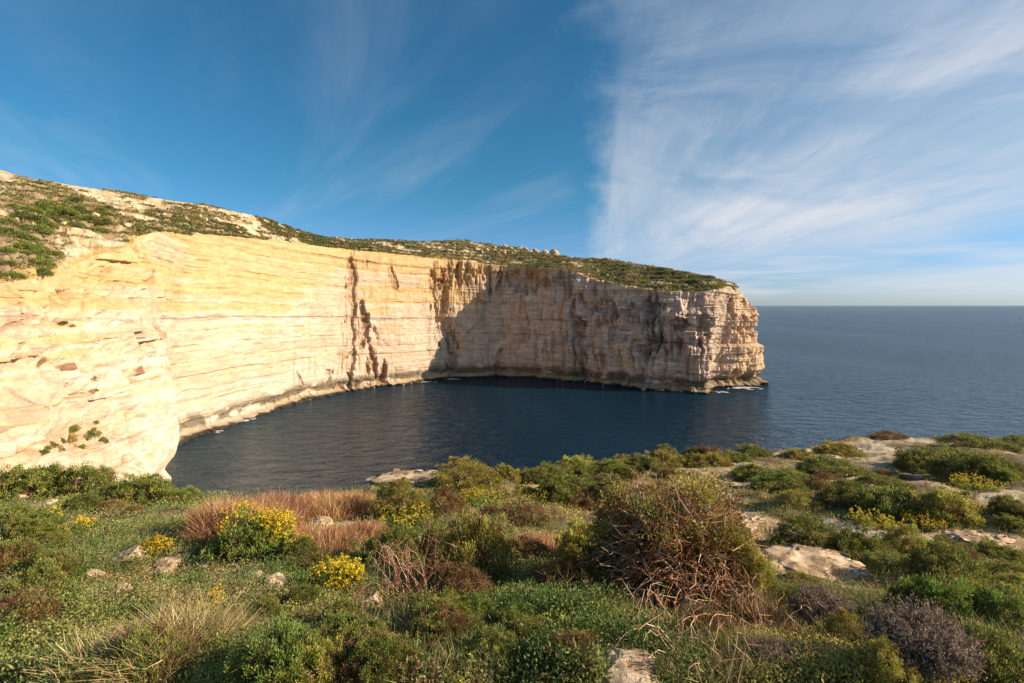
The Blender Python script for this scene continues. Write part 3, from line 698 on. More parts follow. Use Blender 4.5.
SHR = [
 # kind, px, base row, width, height, label
 ('dark', 86, 494, 48, 27, 'round dark green shrub standing highest at the left end of the brink'),
 ('green', 26, 500, 66, 30, 'wide green shrub in the left corner of the brink, left of the round dark one'),
 ('green', 134, 508, 60, 32, 'light green bush between the round dark shrub and the tawny red grass mound'),
 ('dark', 108, 500, 26, 14, 'small dark tuft of bush squeezed between two larger shrubs on the left brink'),
 ('green', 178, 506, 36, 16, 'low green bush at the left foot of the tawny red grass mound'),
 ('bright', 250, 566, 66, 46, 'leafy bright green bush carrying yellow flowers in front of the red grass mound'),
 ('dark', 300, 572, 46, 28, 'dark green leafy bush among yellow flowers right of the flowering bush'),
 ('olive', 402, 521, 52, 36, 'olive green bush right behind the pale limestone slab on the brink'),
 ('russet', 446, 518, 40, 28, 'grey brown bush beside the olive one near the limestone slab'),
 ('olive', 466, 489, 66, 27, 'wide olive shrub on the brink just right of the limestone slab'),
 ('dark', 392, 566, 56, 34, 'low dark green bush left of the big green bush in the middle'),
 ('olive', 468, 590, 84, 74, 'big round green bush in the middle, left of the twiggy brown one'),
 ('dark', 440, 560, 40, 36, 'dark bush leaning on the left side of the big round green bush'),
 ('russet', 526, 522, 50, 16, 'low russet bush among the yellow herbs'),
 ('russet', 520, 562, 56, 24, 'low dry reddish bush between the green bush and the twiggy brown one'),
 ('dark2', 536, 484, 30, 14, 'small dark shrub on the brink behind the yellow herbs'),
 ('olive2', 506, 484, 26, 18, 'small upright olive shrub at the brink right of the wide olive one'),
 ('green', 566, 499, 50, 20, 'green shrub left of the big twiggy bush, upper side'),
 ('olive2', 578, 474, 42, 17, 'olive shrub on the brink behind the left shoulder of the big twiggy bush'),
 ('green', 610, 478, 36, 14, 'low green shrub on the brink above the twiggy bush'),
 ('dark2', 646, 473, 38, 16, 'dark green shrub on the brink above the crown of the twiggy bush'),
 ('dark', 668, 462, 26, 14, 'small dark green shrub on the brink, left of three in a line'),
 ('dark', 692, 460, 20, 14, 'smallest dark green shrub in the middle of three in a line on the brink'),
 ('russet', 714, 462, 30, 20, 'dark brown shrub at the right end of three in a line on the brink'),
 ('dark2', 752, 456, 30, 11, 'flat dark shrub on the brink with open sea behind, first right of the brown one'),
 ('olive2', 798, 459, 30, 12, 'flat olive shrub on the brink left of the bare sandy rise'),
 ('olive2', 838, 454, 42, 18, 'olive brown shrub crowning the bare sandy rise on the right brink'),
 ('russet', 892, 439, 32, 9, 'low dark brown shrub alone on the very edge against the sea'),
 ('dark', 836, 477, 66, 21, 'long dark green shrub below the bare sandy rise'),
 ('dark2', 756, 480, 38, 16, 'dark shrub below the flat one at the sea edge, left of the sandy path'),
 ('green', 782, 494, 50, 20, 'green shrub joined to the brown one on its right'),
 ('russet', 830, 494, 46, 18, 'brown shrub joined to the green one on its left'),
 ('dark', 978, 449, 60, 15, 'long dark green shrub on the far right brink'),
 ('dark', 1018, 446, 26, 11, 'dark shrub cut by the right border on the brink'),
 ('dark2', 922, 472, 52, 22, 'dark shrub, left one of the large pair under the right brink'),
 ('dark', 968, 482, 62, 30, 'large dark shrub, right one of the pair under the right brink'),
 ('green', 948, 462, 44, 13, 'low green shrub behind the large pair under the right brink'),
 ('dark', 1012, 478, 34, 16, 'dark shrub at the right border below the brink'),
 ('olive', 800, 508, 44, 17, 'olive shrub at the left tip of the long dark thicket'),
 ('dark', 850, 510, 56, 28, 'dark shrub forming the left part of the long thicket on the right slope'),
 ('dark2', 898, 518, 62, 32, 'dark shrub forming the middle of the long thicket on the right slope'),
 ('olive2', 942, 522, 50, 34, 'olive topped shrub forming the right part of the long thicket'),
 ('dark', 884, 492, 48, 16, 'dark shrub at the back of the long thicket on the right slope'),
 ('dark', 1012, 520, 34, 22, 'dark shrub at the right border beside the pale bare ground'),
 ('dark', 816, 547, 66, 32, 'dark green shrub at the left end of the lower thicket above the pale rock sheet'),
 ('green', 862, 560, 56, 32, 'green shrub in the middle of the lower thicket above the pale rock sheet'),
 ('olive', 908, 556, 40, 34, 'olive shrub with brownish top in the lower thicket'),
 ('dark', 892, 574, 56, 22, 'dark shrub at the foot of the lower thicket'),
 ('dark', 950, 590, 70, 42, 'dark green shrub right of the lower thicket, below the pale bare ground'),
 ('dark', 1010, 582, 44, 22, 'low dark green shrub at the right border below the pale bare ground'),
 ('bright', 940, 632, 84, 62, 'big bright green bush at the lower right, left one of two'),
 ('bright', 1002, 640, 74, 58, 'big bright green bush at the lower right, cut by the right border'),
 ('dark', 790, 612, 46, 24, 'small dark green bush below the pale rock sheet'),
 ('greydry', 822, 634, 66, 50, 'dead purple brown shrub below the pale rock sheet'),
 ('greydry', 920, 682, 104, 74, 'large dead grey purple shrub in the lower right corner'),
 ('olive', 850, 654, 54, 44, 'olive yellow shrub between the two dead purple shrubs'),
 ('olive', 884, 694, 54, 50, 'olive yellow shrub at the bottom border before the large dead shrub'),
 ('dark', 1000, 694, 90, 60, 'dark shrub in shade at the lower right corner'),
 ('twiggy', 772, 676, 60, 34, 'low tangle of dry stems left of the olive yellow shrub'),
 ('olive', 610, 540, 76, 76, 'left half of crown, olive, of the big twiggy bush'),
]
SHR = SHR[:-1] + [
 ('olive2', 588, 566, 62, 44, 'olive brown shrub grown into the left side of the biggest bush'),
 ('russet', 566, 598, 66, 40, 'rust brown low shrub before the left foot of the biggest bush'),
 ('olive', 744, 598, 46, 64, 'olive shrub grown into the right side of the biggest bush'),
 ('russet', 716, 650, 60, 34, 'rust brown low shrub before the right foot of the biggest bush'),
]
for s_ in SHR:
    place(s_[0], s_[1], s_[2], s_[3], s_[4], s_[5], group='shrubs on the near headland' if s_[0] not in ('twiggy', 'greydry') else 'dead shrubs')

r1 = np.random.default_rng(31)
SMALL = {'olive': ('olive2', 'small low olive shrub scattered among larger ones on the near slope'), 'green': ('green', 'small low green shrub scattered among larger ones on the near slope'), 'brown': ('russet', 'small low brown shrub scattered among larger ones on the near slope')}
cnt = 0
while cnt < 36:
    px_ = r1.uniform(430, 1030); row_ = r1.uniform(470, 600) if px_ > 740 else r1.uniform(478, 540)
    if px_ < 560 and row_ > 515: continue
    if px_ < 600 and r1.random() < .5: continue
    if 575 < px_ < 755 and row_ > 510: continue
    if float(bare_at(np.array([px_]), np.array([row_]), *[a_ for a_ in to_ground([px_], [row_])[:2]])[0]) > .5 and r1.random() < .8: continue
    k_ = ('olive', 'green', 'brown', 'olive')[int(r1.integers(0, 4))]; w_ = r1.uniform(14, 30) * (1 + (row_ - 470) / 200)
    place(SMALL[k_][0], px_, row_, w_, w_ * r1.uniform(.38, .55), SMALL[k_][1], group='small ' + k_ + ' shrubs on the near slope', rz=r1.uniform(0, 6.28)); cnt += 1
r2 = np.random.default_rng(91); cnt = 0
while cnt < 44:                                             # leafy plants standing out of the herbs on the left and in the lower middle
    px_ = r2.uniform(-10, 600); row_ = r2.uniform(512, 700)
    if row_ < 600 and px_ > 170: continue
    if 90 < px_ < 300 and 535 < row_ < 612: continue
    if px_ > 520 and row_ < 650: continue
    if 50 < px_ < 240 and row_ > 620 and r2.random() < .7: continue
    k_, nm_ = (('bright', 'light green'), ('dark', 'dark green'), ('green', 'green'), ('olive2', 'yellowish'), ('russet', 'withered brown'), ('dark', 'dark green'))[int(r2.integers(0, 6))]
    w_ = r2.uniform(28, 66) * (.45 + (row_ - 500) / 230)
    place(k_, px_, row_, w_, w_ * r2.uniform(.45, .7), 'low ' + nm_ + ' leafy plant among the herbs of the near ground', cat='leafy plant', group='low ' + nm_ + ' leafy plants in the herbs', name='leafy_plant', sink=-.05, rz=r2.uniform(0, 6.28)); cnt += 1
for px_ in np.linspace(438, 735, 17):                       # the low fringe along the brink
    e_ = float(np.interp(px_, ea[:, 0], ea[:, 1])) + r1.uniform(2, 9)
    k_ = ('olive', 'green', 'olive')[int(r1.integers(0, 3))]; w_ = r1.uniform(20, 34)
    place(SMALL[k_][0], px_, e_ + 2, w_, w_ * .42, 'low ' + k_ + ' shrub in the fringe of plants along the brink above the bay', group='low ' + k_ + ' shrubs along the brink', rz=r1.uniform(0, 6.28))

# the big half-bare bush in the middle: olive crown behind, bare reddish stems in front
def big_bush():
    global rng
    rng = np.random.default_rng(77)
    x, y, z = to_ground([662], [604]); x, y, z = float(x[0]), float(y[0]), float(z[0])
    R_ = 198 / FPX * y * .5; H_ = 138 / FPX * y * 1.0
    t = bpy.data.objects.new('bush', None); COL.objects.link(t)
    t.location = (x * (y + .5) / y, y + R_ * .5, z - .25)
    tag(t, 'biggest bush, olive crown behind a tangle of bare red brown stems', 'bush')
    L = Leaves()
    N = 400
    d = rand_dir(N * 3, .3); d = d[(d[:, 2] > -.05)]
    # no leaves on the low front and left-front; full crown on the top, back and right
    front = -d[:, 1]
    ok = (d[:, 2] > .74 - .15 * d[:, 0]) | (d[:, 1] > .22) | (d[:, 0] > .58) | (rng.random(len(d)) < .07)
    d = d[ok][:N]
    for dd in d:
        r_ = .78 + .45 * float(fbm(dd[0] * 1.9, dd[1] * 1.9, dd[2] * 1.9, 3, 500))
        r_ *= (rng.uniform(.68, 1.0) + (.14 if rng.random() < .15 else 0)) * .95
        sq = (1 + .22 * (1 - abs(dd[2]) ** 3)) * (.86 + .30 * float(fbm(dd[0] * 3.3, dd[1] * 3.3, 4.4, 3, 501)) * 1.2)
        e3 = (1 - min(abs(dd[2]), .995) ** 3.2) ** (1 / 3.2) / max(math.hypot(dd[0], dd[1]), .05)
        c = np.array([dd[0] * e3 * R_ * .88, dd[1] * e3 * R_ * .75, dd[2] * H_ * .93]) * r_ * (.56 + .92 * float(fbm(dd[0] * 2.4 + 3, dd[1] * 2.4, 4.4, 3, 501)))
        n_ = 120; v = rand_dir(n_, .3); cr = .12 * rng.uniform(.5, 1.5)
        P = c + v * cr * rng.uniform(.2, 1, (n_, 1)); cc = pick(OLIVE + OLIVE[:3] + GREEN[:2] + BROWN[:3] + BROWN[:2], 1, .2)[0]
        L.add(P, unit(v + dd[None] * .6 + np.array([[0, 0, .4]])), .030 * rng.uniform(.7, 1.4, n_), .016, np.clip(cc * .75 + pick(OLIVE + GREEN[:1], n_, .15) * .3, .004, 1))
    fo = L.build('foliage', M_LEAF, t)
    P, Rr = [], []
    for _ in range(560):
        az = rng.uniform(math.pi * 1.0, math.pi * 2.0) if rng.random() < .8 else rng.uniform(0, 6.28)
        rad = rng.uniform(.35, 1.08)
        tip = np.array([math.cos(az) * R_ * rad * .95, math.sin(az) * R_ * rad * 1.0, H_ * rng.uniform(.3, 1.2) * math.sqrt(max(.12, 1 - (rad * .80) ** 2))])
        s0 = np.array([rng.normal() * .18 * R_, -.1 + rng.normal() * .2 * R_, 0])
        t_ = np.linspace(0, 1, 9)[:, None]
        m_ = (s0 + tip) * .5 + np.array([0, 0, H_ * rng.uniform(.1, .5)]) + rng.normal(size=3) * .16 * R_
        p_ = (1 - t_) ** 2 * s0 + 2 * t_ * (1 - t_) * m_ + t_ * t_ * tip + rng.normal(size=(9, 3)) * .018 * t_
        P.append(p_); Rr.append(.0052 * rng.uniform(.6, 1.7))
        for _k in range(3):
            i = rng.integers(3, 8); dd = rng.normal(size=3); dd /= np.linalg.norm(dd); Lg = rng.uniform(.12, .38)
            tt_ = np.linspace(0, 1, 5)[:, None]
            P.append(p_[i] + dd * tt_ * Lg + rng.normal(size=(5, 3)) * .018 * tt_); Rr.append(.0038)
    V, F = tubes(P, Rr, 4)
    cols = pick([(.36, .16, .09), (.44, .27, .17), (.27, .10, .05), (.38, .28, .20)], len(P), .15)
    mesh_np('branches', V, F, M_TWIG, t, np.repeat(cols, [len(p_) * 4 for p_ in P], 0))
    L = Leaves()
    for p_ in P[::3]:
        n_ = 6; i = rng.integers(3, len(p_), n_); L.add(p_[i] + rng.normal(size=(n_, 3)) * .03, rand_dir(n_), .04, .015, pick([(.26, .09, .03), (.18, .08, .03), (.12, .09, .03)], n_, .2))
    L.build('withered_leaves', M_LEAF, t)
    return t
big_bush()

# ---- grasses: mounds of dry reddish stalks, tawny tussock
def grass_mound(px, row, wpx, hpx, depth, n_, cols, label, name='grass_clump', cat='dry grass', width=.006, droop=.25, group=None, up=1.6):
    global rng
    rng = np.random.default_rng(int(px * 7 + row))
    x, y, z = (float(v[0]) for v in to_ground([px], [row]))
    R_ = wpx / FPX * y * .5; H_ = hpx / FPX * y
    a = rng.uniform(0, 2 * math.pi, n_); r_ = np.sqrt(rng.random(n_))
    bx = np.cos(a) * r_ * R_; by = np.sin(a) * r_ * depth + depth * .8
    wx, wy = x + bx, y + by
    bz = gheight(wx, wy) - z - .02
    dome = np.sqrt(np.clip(1 - r_ ** 2, .1, 1)) * (.75 + .5 * vnoise(bx * 2.3, by * 2.3, 0, 9))
    dr = unit(np.stack([bx / R_ * .45 + rng.normal(size=n_) * .22, (by - depth * .8) / depth * .3 + rng.normal(size=n_) * .22, np.full(n_, up)], 1))
    L = Leaves(); L.blade(np.stack([bx, by, bz], 1), dr, H_ * dome * rng.uniform(.6, 1.12, n_), width * rng.uniform(.7, 1.3, n_), pick(cols, n_, .2), droop)
    o_ = L.build(name, M_STRAW); o_.location = (x, y, z)
    tag(o_, label, cat, group); return o_
RED = [(.42, .20, .10), (.33, .15, .07), (.48, .28, .15), (.25, .12, .06), (.55, .38, .22)]
TAWNY = [(.48, .32, .15), (.33, .26, .10), (.52, .42, .23), (.24, .23, .08), (.18, .21, .07)]
grass_mound(214, 546, 112, 62, 1.0, 9000, RED, 'tallest tawny red mound of dry grass behind the yellow flowering bush', width=.007)
grass_mound(262, 530, 70, 40, .9, 4500, RED, 'smaller tawny red grass mound right of the tallest one', width=.007)
grass_mound(322, 522, 108, 36, 1.0, 6000, RED, 'low wide red brown grass mound on the brink left of the limestone slab', width=.008)
grass_mound(300, 560, 84, 36, .8, 4000, RED, 'red brown grass mound between the tallest yellow flowers and the bare red stems', width=.007)
grass_mound(350, 545, 60, 26, .7, 2600, RED, 'small red brown grass mound left of the bare red stems', width=.007)
grass_mound(60, 695, 70, 58, .35, 1500, TAWNY, 'tawny tussock bent over at the bottom left corner', droop=.6, up=1.0, width=.005)
grass_mound(135, 690, 90, 86, .42, 3200, TAWNY, 'largest straw coloured tussock near the bottom, right of the corner one', droop=.6, up=1.0, width=.005)
grass_mound(200, 650, 70, 40, .35, 1300, TAWNY, 'thin straw coloured tussock right of the largest one', droop=.6, up=1.0, width=.005)
grass_mound(545, 560, 70, 22, .8, 2600, RED, 'low red brown grass patch left of the big twiggy bush')
grass_mound(800, 640, 50, 34, .5, 900, RED, 'tuft of thin red brown stalks beside the dead purple shrub')
grass_mound(975, 520, 60, 14, 1.2, 2400, TAWNY + GREEN[:2], 'pale green grass tuft beside the thicket on the right slope', width=.010)
# arching bare stems at the bottom, in front of the big bush
def arching():
    global rng
    rng = np.random.default_rng(12)
    for (px, row, n_, wd, ht, lab, nm) in ((700, 676, 34, 90, 52, 'tangle of arching bare straw coloured stems before the big twiggy bush', 'dead_stems'),
                                         (405, 606, 46, 74, 66, 'tangle of bare red brown stems left of the big round green bush', 'dead_stems'),
                                         (770, 640, 26, 60, 40, 'sparse arching brown stems right below the big twiggy bush', 'dead_stems')):
        x, y, z = (float(v[0]) for v in to_ground([px], [row])); y += .15
        R_ = wd / FPX * y * .55; H_ = ht / FPX * y
        P, Rr = [], []
        for _ in range(n_):
            s0 = np.array([rng.normal() * R_ * .3, rng.normal() * .12, -.02]); az = rng.uniform(0, 6.28); e_ = s0 + np.array([math.cos(az) * R_ * rng.uniform(.6, 1.7), math.sin(az) * .35, H_ * rng.uniform(.0, .7)])
            m_ = (s0 + e_) / 2 + np.array([0, 0, H_ * rng.uniform(.3, 1.5)]) + rng.normal(size=3) * .08; t_ = np.linspace(0, 1, 12)[:, None]
            p_ = (1 - t_) ** 2 * s0 + 2 * t_ * (1 - t_) * m_ + t_ * t_ * e_ + rng.normal(size=(12, 3)) * .006
            P.append(p_); Rr.append(.0026 * rng.uniform(.6, 1.4))
            for _k in range(3):
                i = rng.integers(4, 11); dd = rng.normal(size=3); dd /= np.linalg.norm(dd); tt_ = np.linspace(0, 1, 4)[:, None]
                P.append(p_[i] + dd * tt_ * rng.uniform(.05, .16)); Rr.append(.0022)
        V, F = tubes(P, Rr, 4); cols = pick([(.38, .20, .12), (.30, .14, .08), (.50, .35, .22)], len(P), .12)
        o_ = mesh_np(nm, V, F, M_TWIG, None, np.repeat(cols, [len(p_) * 4 for p_ in P], 0)); o_.location = (x, y, z)
        tag(o_, lab, 'dead stems', 'bare dead stems')
arching()

# ---- yellow flowering plants (each a plant: leafy stems and blossoms)
YEL = [(.70, .48, .015), (.60, .34, .01), (.72, .56, .06), (.48, .42, .05)]
def flower_plant(px, row, wpx, hpx, n_st, label):
    global rng
    rng = np.random.default_rng(int(px * 3 + row * 5))
    x, y, z = (float(v[0]) for v in to_ground([px], [row]))
    wpx *= 1.3; hpx *= 1.25; n_st = int(n_st * 2.1)
    R_ = wpx / FPX * y * .5; H_ = hpx / FPX * y
    t = bpy.data.objects.new('flowering_plant', None); COL.objects.link(t); t.location = (x, y + R_ * .4, float(gheight(np.array(x), np.array(y + R_ * .4)))); tag(t, label, 'yellow flowers', 'yellow flowering plants')
    P, Rr = [], []; L = Leaves(); Fl = Leaves()
    for _ in range(n_st):
        a = rng.uniform(0, 6.28); r_ = math.sqrt(rng.random()) * R_
        s0 = np.array([math.cos(a) * r_ * .6, math.sin(a) * r_ * .6, -.02]); e_ = np.array([math.cos(a) * r_, math.sin(a) * r_, H_ * rng.uniform(.65, 1.05) * (1 - .25 * (r_ / R_) ** 2)])
        t_ = np.linspace(0, 1, 4)[:, None]; p_ = s0 + (e_ - s0) * t_ + rng.normal(size=(4, 3)) * .008; P.append(p_); Rr.append(.004)
        n_ = 16; q = s0 + (e_ - s0) * rng.uniform(.05, .9, (n_, 1)); L.add(q, rand_dir(n_, .4), .05 * rng.uniform(.6, 1.3, n_), .018, pick(BRIGHT, n_, .15))
        for _k in range(4):
            c = e_ + rng.normal(size=3) * .028; v = rand_dir(7, .5); Fl.add(c + v * .003, v, .018 * rng.uniform(.6, 1.25, 7), .014, pick(YEL, 7, .08))
    V, F = tubes(P, Rr, 3); mesh_np('stems', V, F, M_TWIG, t, pick([(.09, .14, .04)], len(V), .1))
    L.build('leaves', M_LEAF, t); Fl.build('blossoms', M_PETAL, t)
for a in (
 (274, 562, 28, 44, 60, 'tallest yellow flowering plant on the right side of the leafy green bush'),
 (236, 550, 34, 36, 26, 'yellow flowers showing through the top of the leafy green bush'),
 (299, 566, 18, 24, 22, 'small yellow flowering plant just right of the tallest one'),
 (336, 592, 34, 22, 46, 'low yellow flowering plant above the pale rock in the grass'),
 (318, 590, 20, 16, 16, 'short yellow flowers at the left foot of the low flowering plant'),
 (154, 560, 22, 14, 26, 'small yellow flowers beside the largest flat stones on the left'),
 (78, 536, 14, 12, 14, 'lone yellow flowers in green herbs below the round dark shrub'),
 (30, 532, 34, 14, 14, 'sparse yellow green flowers near the left border'),
 (210, 616, 20, 14, 8, 'few yellow flowers beside the thin straw coloured tussock'),
 (402, 532, 48, 13, 24, 'yellow flower patch in front of the olive bush by the slab'),
 (480, 507, 40, 10, 30, 'left part of the yellow flower strip below the wide olive shrub'),
 (520, 507, 46, 10, 26, 'right part of the yellow flower strip below the wide olive shrub'),
 (930, 530, 30, 10, 30, 'yellow flowers beside the long thicket on the right slope'),
 (985, 492, 36, 10, 40, 'yellow flower patch under the large dark pair of shrubs at right'),
 (880, 528, 34, 9, 26, 'yellow flowers between the two thickets on the right slope'),
 (415, 640, 22, 10, 10, 'few yellow flowers low in the herbs at the bottom, left of the leafy undergrowth'),
 (350, 640, 16, 12, 10, 'few yellow flowers in the herbs below the pale rock'),
): flower_plant(*a)

# ---- ground cover (nobody could count it)
def cover(name, npts, sel, colfn, per, leaf, ht, label_kind='stuff', blades=False, seed=1, rows=(436, 690), pxs=(-120, 1144), wf=.5, stem=True):
    global rng
    rng = np.random.default_rng(seed)
    px = rng.uniform(pxs[0], pxs[1], npts); row = rows[0] + (rows[1] - rows[0]) * rng.random(npts) ** .8
    x, y, z = to_ground(px, row)
    ok = (np.hypot(x, y) < edge_r(np.arctan2(x, y)) * .99)
    keep = sel(px, row, x, y) > rng.random(npts)
    m_ = ok & keep; px, row, x, y, z = px[m_], row[m_], x[m_], y[m_], z[m_]
    n_ = len(x); C0 = colfn(px, row, x, y, n_)
    base_ = np.repeat(np.stack([x, y, z - .01], 1), per, 0); C1 = np.repeat(C0, per, 0) * (1 + rng.normal(size=(n_ * per, 1)) * .16)
    hs = np.repeat(ht * (.5 + 1.0 * fbm(x / .7, y / .7, 0, 3, seed + 40)), per)
    far = np.repeat(np.clip(y / 6.0, .8, 2.1), per)
    dr = rand_dir(n_ * per, .9)
    L = Leaves()
    if blades:
        L.blade(base_ + rng.normal(size=base_.shape) * [.03, .03, 0], unit(dr * [.6, .6, 1] + [0, 0, 1.1]), hs * rng.uniform(.5, 1.2, len(hs)), .0045 * far, C1, .5)
    else:
        off = rng.normal(size=base_.shape) * [.045, .045, 0] * far[:, None]; off[:, 2] = hs * rng.random(len(hs)) ** .7
        L.add(base_ + off, dr, leaf * far * rng.uniform(.6, 1.3, len(hs)) * np.repeat(.6 + .9 * fbm(x / .5, y / .5, 2, 3, seed + 50), per), leaf * wf * far, C1)
    o_ = L.build(name, M_LEAF); tag(o_, kind='stuff'); return o_
def barefac(px, row, x, y): return 1 - bare_at(px, row, x, y) * .90
HERB = np.array([(.060, .105, .040), (.085, .125, .050), (.050, .085, .045), (.110, .140, .050)])
def c_left(px, row, x, y, n_):
    a = fbm(x / 1.1, y / 1.1, 0, 4, 601); b = fbm(x / .35, y / .35, 0, 3, 603)
    c = lerp(np.array([.100, .165, .034]), np.array([.25, .30, .085]), M3(ss(a, .38, .6)))
    q = fbm(x / .8, y / .8, 6, 4, 605); c = lerp(c, pick([(.34, .24, .12), (.26, .18, .09), (.36, .33, .14)], n_, .15), M3(ss(q, .56, .64) * .85)); c = lerp(c, np.array([.30, .28, .09]), M3(ss(b, .52, .68) * .75)); c = lerp(c, np.array([.62, .46, .03]), M3((rng.random(n_) < .012) * 1.0)); c = lerp(c, np.array([.34, .22, .11]), M3((rng.random(n_) < .07) * .8))
    return c * (1 + rng.normal(size=(n_, 1)) * .12)
def c_right(px, row, x, y, n_):
    a = fbm(x / 1.6, y / 1.6, 0, 4, 611); b = rng.random(n_)
    c = lerp(np.array([.19, .21, .045]), np.array([.40, .33, .09]), M3(ss(a, .4, .62)))
    c = lerp(c, np.array([.38, .23, .10]), M3(((b < .22) & (a > .45)) * .85)); c = lerp(c, np.array([.55, .40, .03]), M3(((b > .93) & (a > .5)) * .9))
    return c * (1 + rng.normal(size=(n_, 1)) * .12)
def leftm(px, row): return 1 - ss(px - (row - 560) * 1.1, 470, 620)
cover('ground_cover_herbs', 38000, lambda px, row, x, y: leftm(px, row) * barefac(px, row, x, y), c_left, 18, .020, .080, seed=21, wf=.6)
cover('ground_cover_tall_herbs', 6500, lambda px, row, x, y: leftm(px, row) * barefac(px, row, x, y) * ss(fbm(x / .5, y / .5, 3, 4, 660), .46, .58) * ss(row, 500, 560), lambda px, row, x, y, n_: lerp(pick([(.13, .20, .06), (.09, .15, .05)], n_, .15), pick([(.30, .30, .12), (.34, .24, .12), (.22, .26, .10)], n_, .15), M3(ss(fbm(x / .4, y / .4, 9, 3, 661), .47, .6))), 22, .036, .14, seed=26, wf=.28)
cover('ground_cover_herb_clumps', 15000, lambda px, row, x, y: leftm(px, row) * barefac(px, row, x, y) * ss(fbm(x / .28, y / .28, 4, 3, 680), .56, .66), lambda px, row, x, y, n_: lerp(pick([(.08, .15, .035), (.12, .20, .045), (.17, .24, .06)], n_, .15), pick([(.30, .31, .09), (.24, .28, .08)], n_, .15), M3(ss(fbm(x / 1.4, y / 1.4, 9, 3, 681), .5, .62))), 26, .026, .17, seed=28, wf=.5, rows=(490, 690))
cover('ground_cover_low_plants', 26000, lambda px, row, x, y: (1 - leftm(px, row)) * barefac(px, row, x, y), c_right, 12, .024, .075, seed=22, wf=.5)
cover('grass', 9000, lambda px, row, x, y: barefac(px, row, x, y) * ss(fbm(x / 1.3, y / 1.3, 5, 3, 640), .42, .6), lambda px, row, x, y, n_: pick([(.16, .17, .05), (.30, .23, .10), (.10, .14, .04), (.38, .30, .15)], n_, .15), 9, .1, .17, blades=True, seed=23)
cover('dead_litter', 7000, lambda px, row, x, y: np.maximum(ss(fbm(x / .9, y / .9, 7, 4, 670), .52, .62) * .6, np.exp(-((px - 470) / 110) ** 2 - ((row - 575) / 45) ** 2) + np.exp(-((px - 700) / 90) ** 2 - ((row - 630) / 45) ** 2)), lambda px, row, x, y, n_: pick([(.36, .20, .11), (.28, .14, .07), (.46, .34, .20), (.22, .13, .07)], n_, .2), 9, .1, .13, blades=True, seed=27, rows=(480, 690))
# taller leafy herbs at the bottom centre
cover('undergrowth', 2600, lambda px, row, x, y: ss(px, 450, 500) * (1 - ss(px, 560, 640)) * ss(row, 585, 620) * ss(fbm(x / .38, y / .38, 0, 3, 650), .50, .60), lambda px, row, x, y, n_: lerp(pick(DARK + [(.05, .08, .025)], n_, .3), pick(BRIGHT + GREEN + OLIVE[:1], n_, .25), M3(ss(fbm(x / .3, y / .3, 0, 3, 651), .42, .6))), 16, .038, .11, seed=24, rows=(570, 690), pxs=(430, 720), wf=.38)

# ---- stones
def rock_mesh(name, seed, flat, loc, size, rz, label, cat='rock', group=None):
    import bmesh
    bm = bmesh.new(); bmesh.ops.create_icosphere(bm, subdivisions=5, radius=1)
    V = np.array([v.co[:] for v in bm.verts]); F = np.array([[v.index for v in f.verts] for f in bm.faces]); bm.free()
    d = V.copy()
    for i_ in range(7):                                   # cut facets
        r0 = np.random.default_rng(seed * 31 + i_); nn = r0.normal(size=3); nn /= np.linalg.norm(nn); h_ = r0.uniform(.42, .80)
        k_ = V @ nn; V = V - np.outer(np.clip(k_ - h_, 0, None), nn) * .9
    V = V * (1 + .28 * (fbm(d[:, 0] * 1.6 + seed, d[:, 1] * 1.6, d[:, 2] * 2, 4, seed)[:, None] - .5)) + d * (fbm(d[:, 0] * 5, d[:, 1] * 5, d[:, 2] * 7, 5, seed + 3, .6)[:, None] - .5) * .34
    V = V * np.array([size, size * .8, size * flat])
    if flat < .2:                                        # split, ledged edges of a bedded slab
        V[:, :2] *= (1 + 1.0 * (fbm(d[:, 0] * 2.2, d[:, 1] * 2.2, np.round(d[:, 2] * 3) * 1.7, 5, seed + 8)[:, None] - .5))
        V[:, 2] += (fbm(d[:, 0] * 4, d[:, 1] * 4, 0, 4, seed + 9) - .5) * .16 * size
    g_ = fbm(d[:, 0] * 3, d[:, 1] * 3, d[:, 2] * 3, 4, seed + 5)
    c = lerp(np.array([.42, .29, .18]), np.array([.64, .50, .34]), M3(ss(g_, .35, .6)))
    o_ = mesh_np(name, V, F, M_ROCK, None, c, True); o_.location = loc; o_.rotation_euler = (0, 0, rz); tag(o_, label, cat, group); return o_
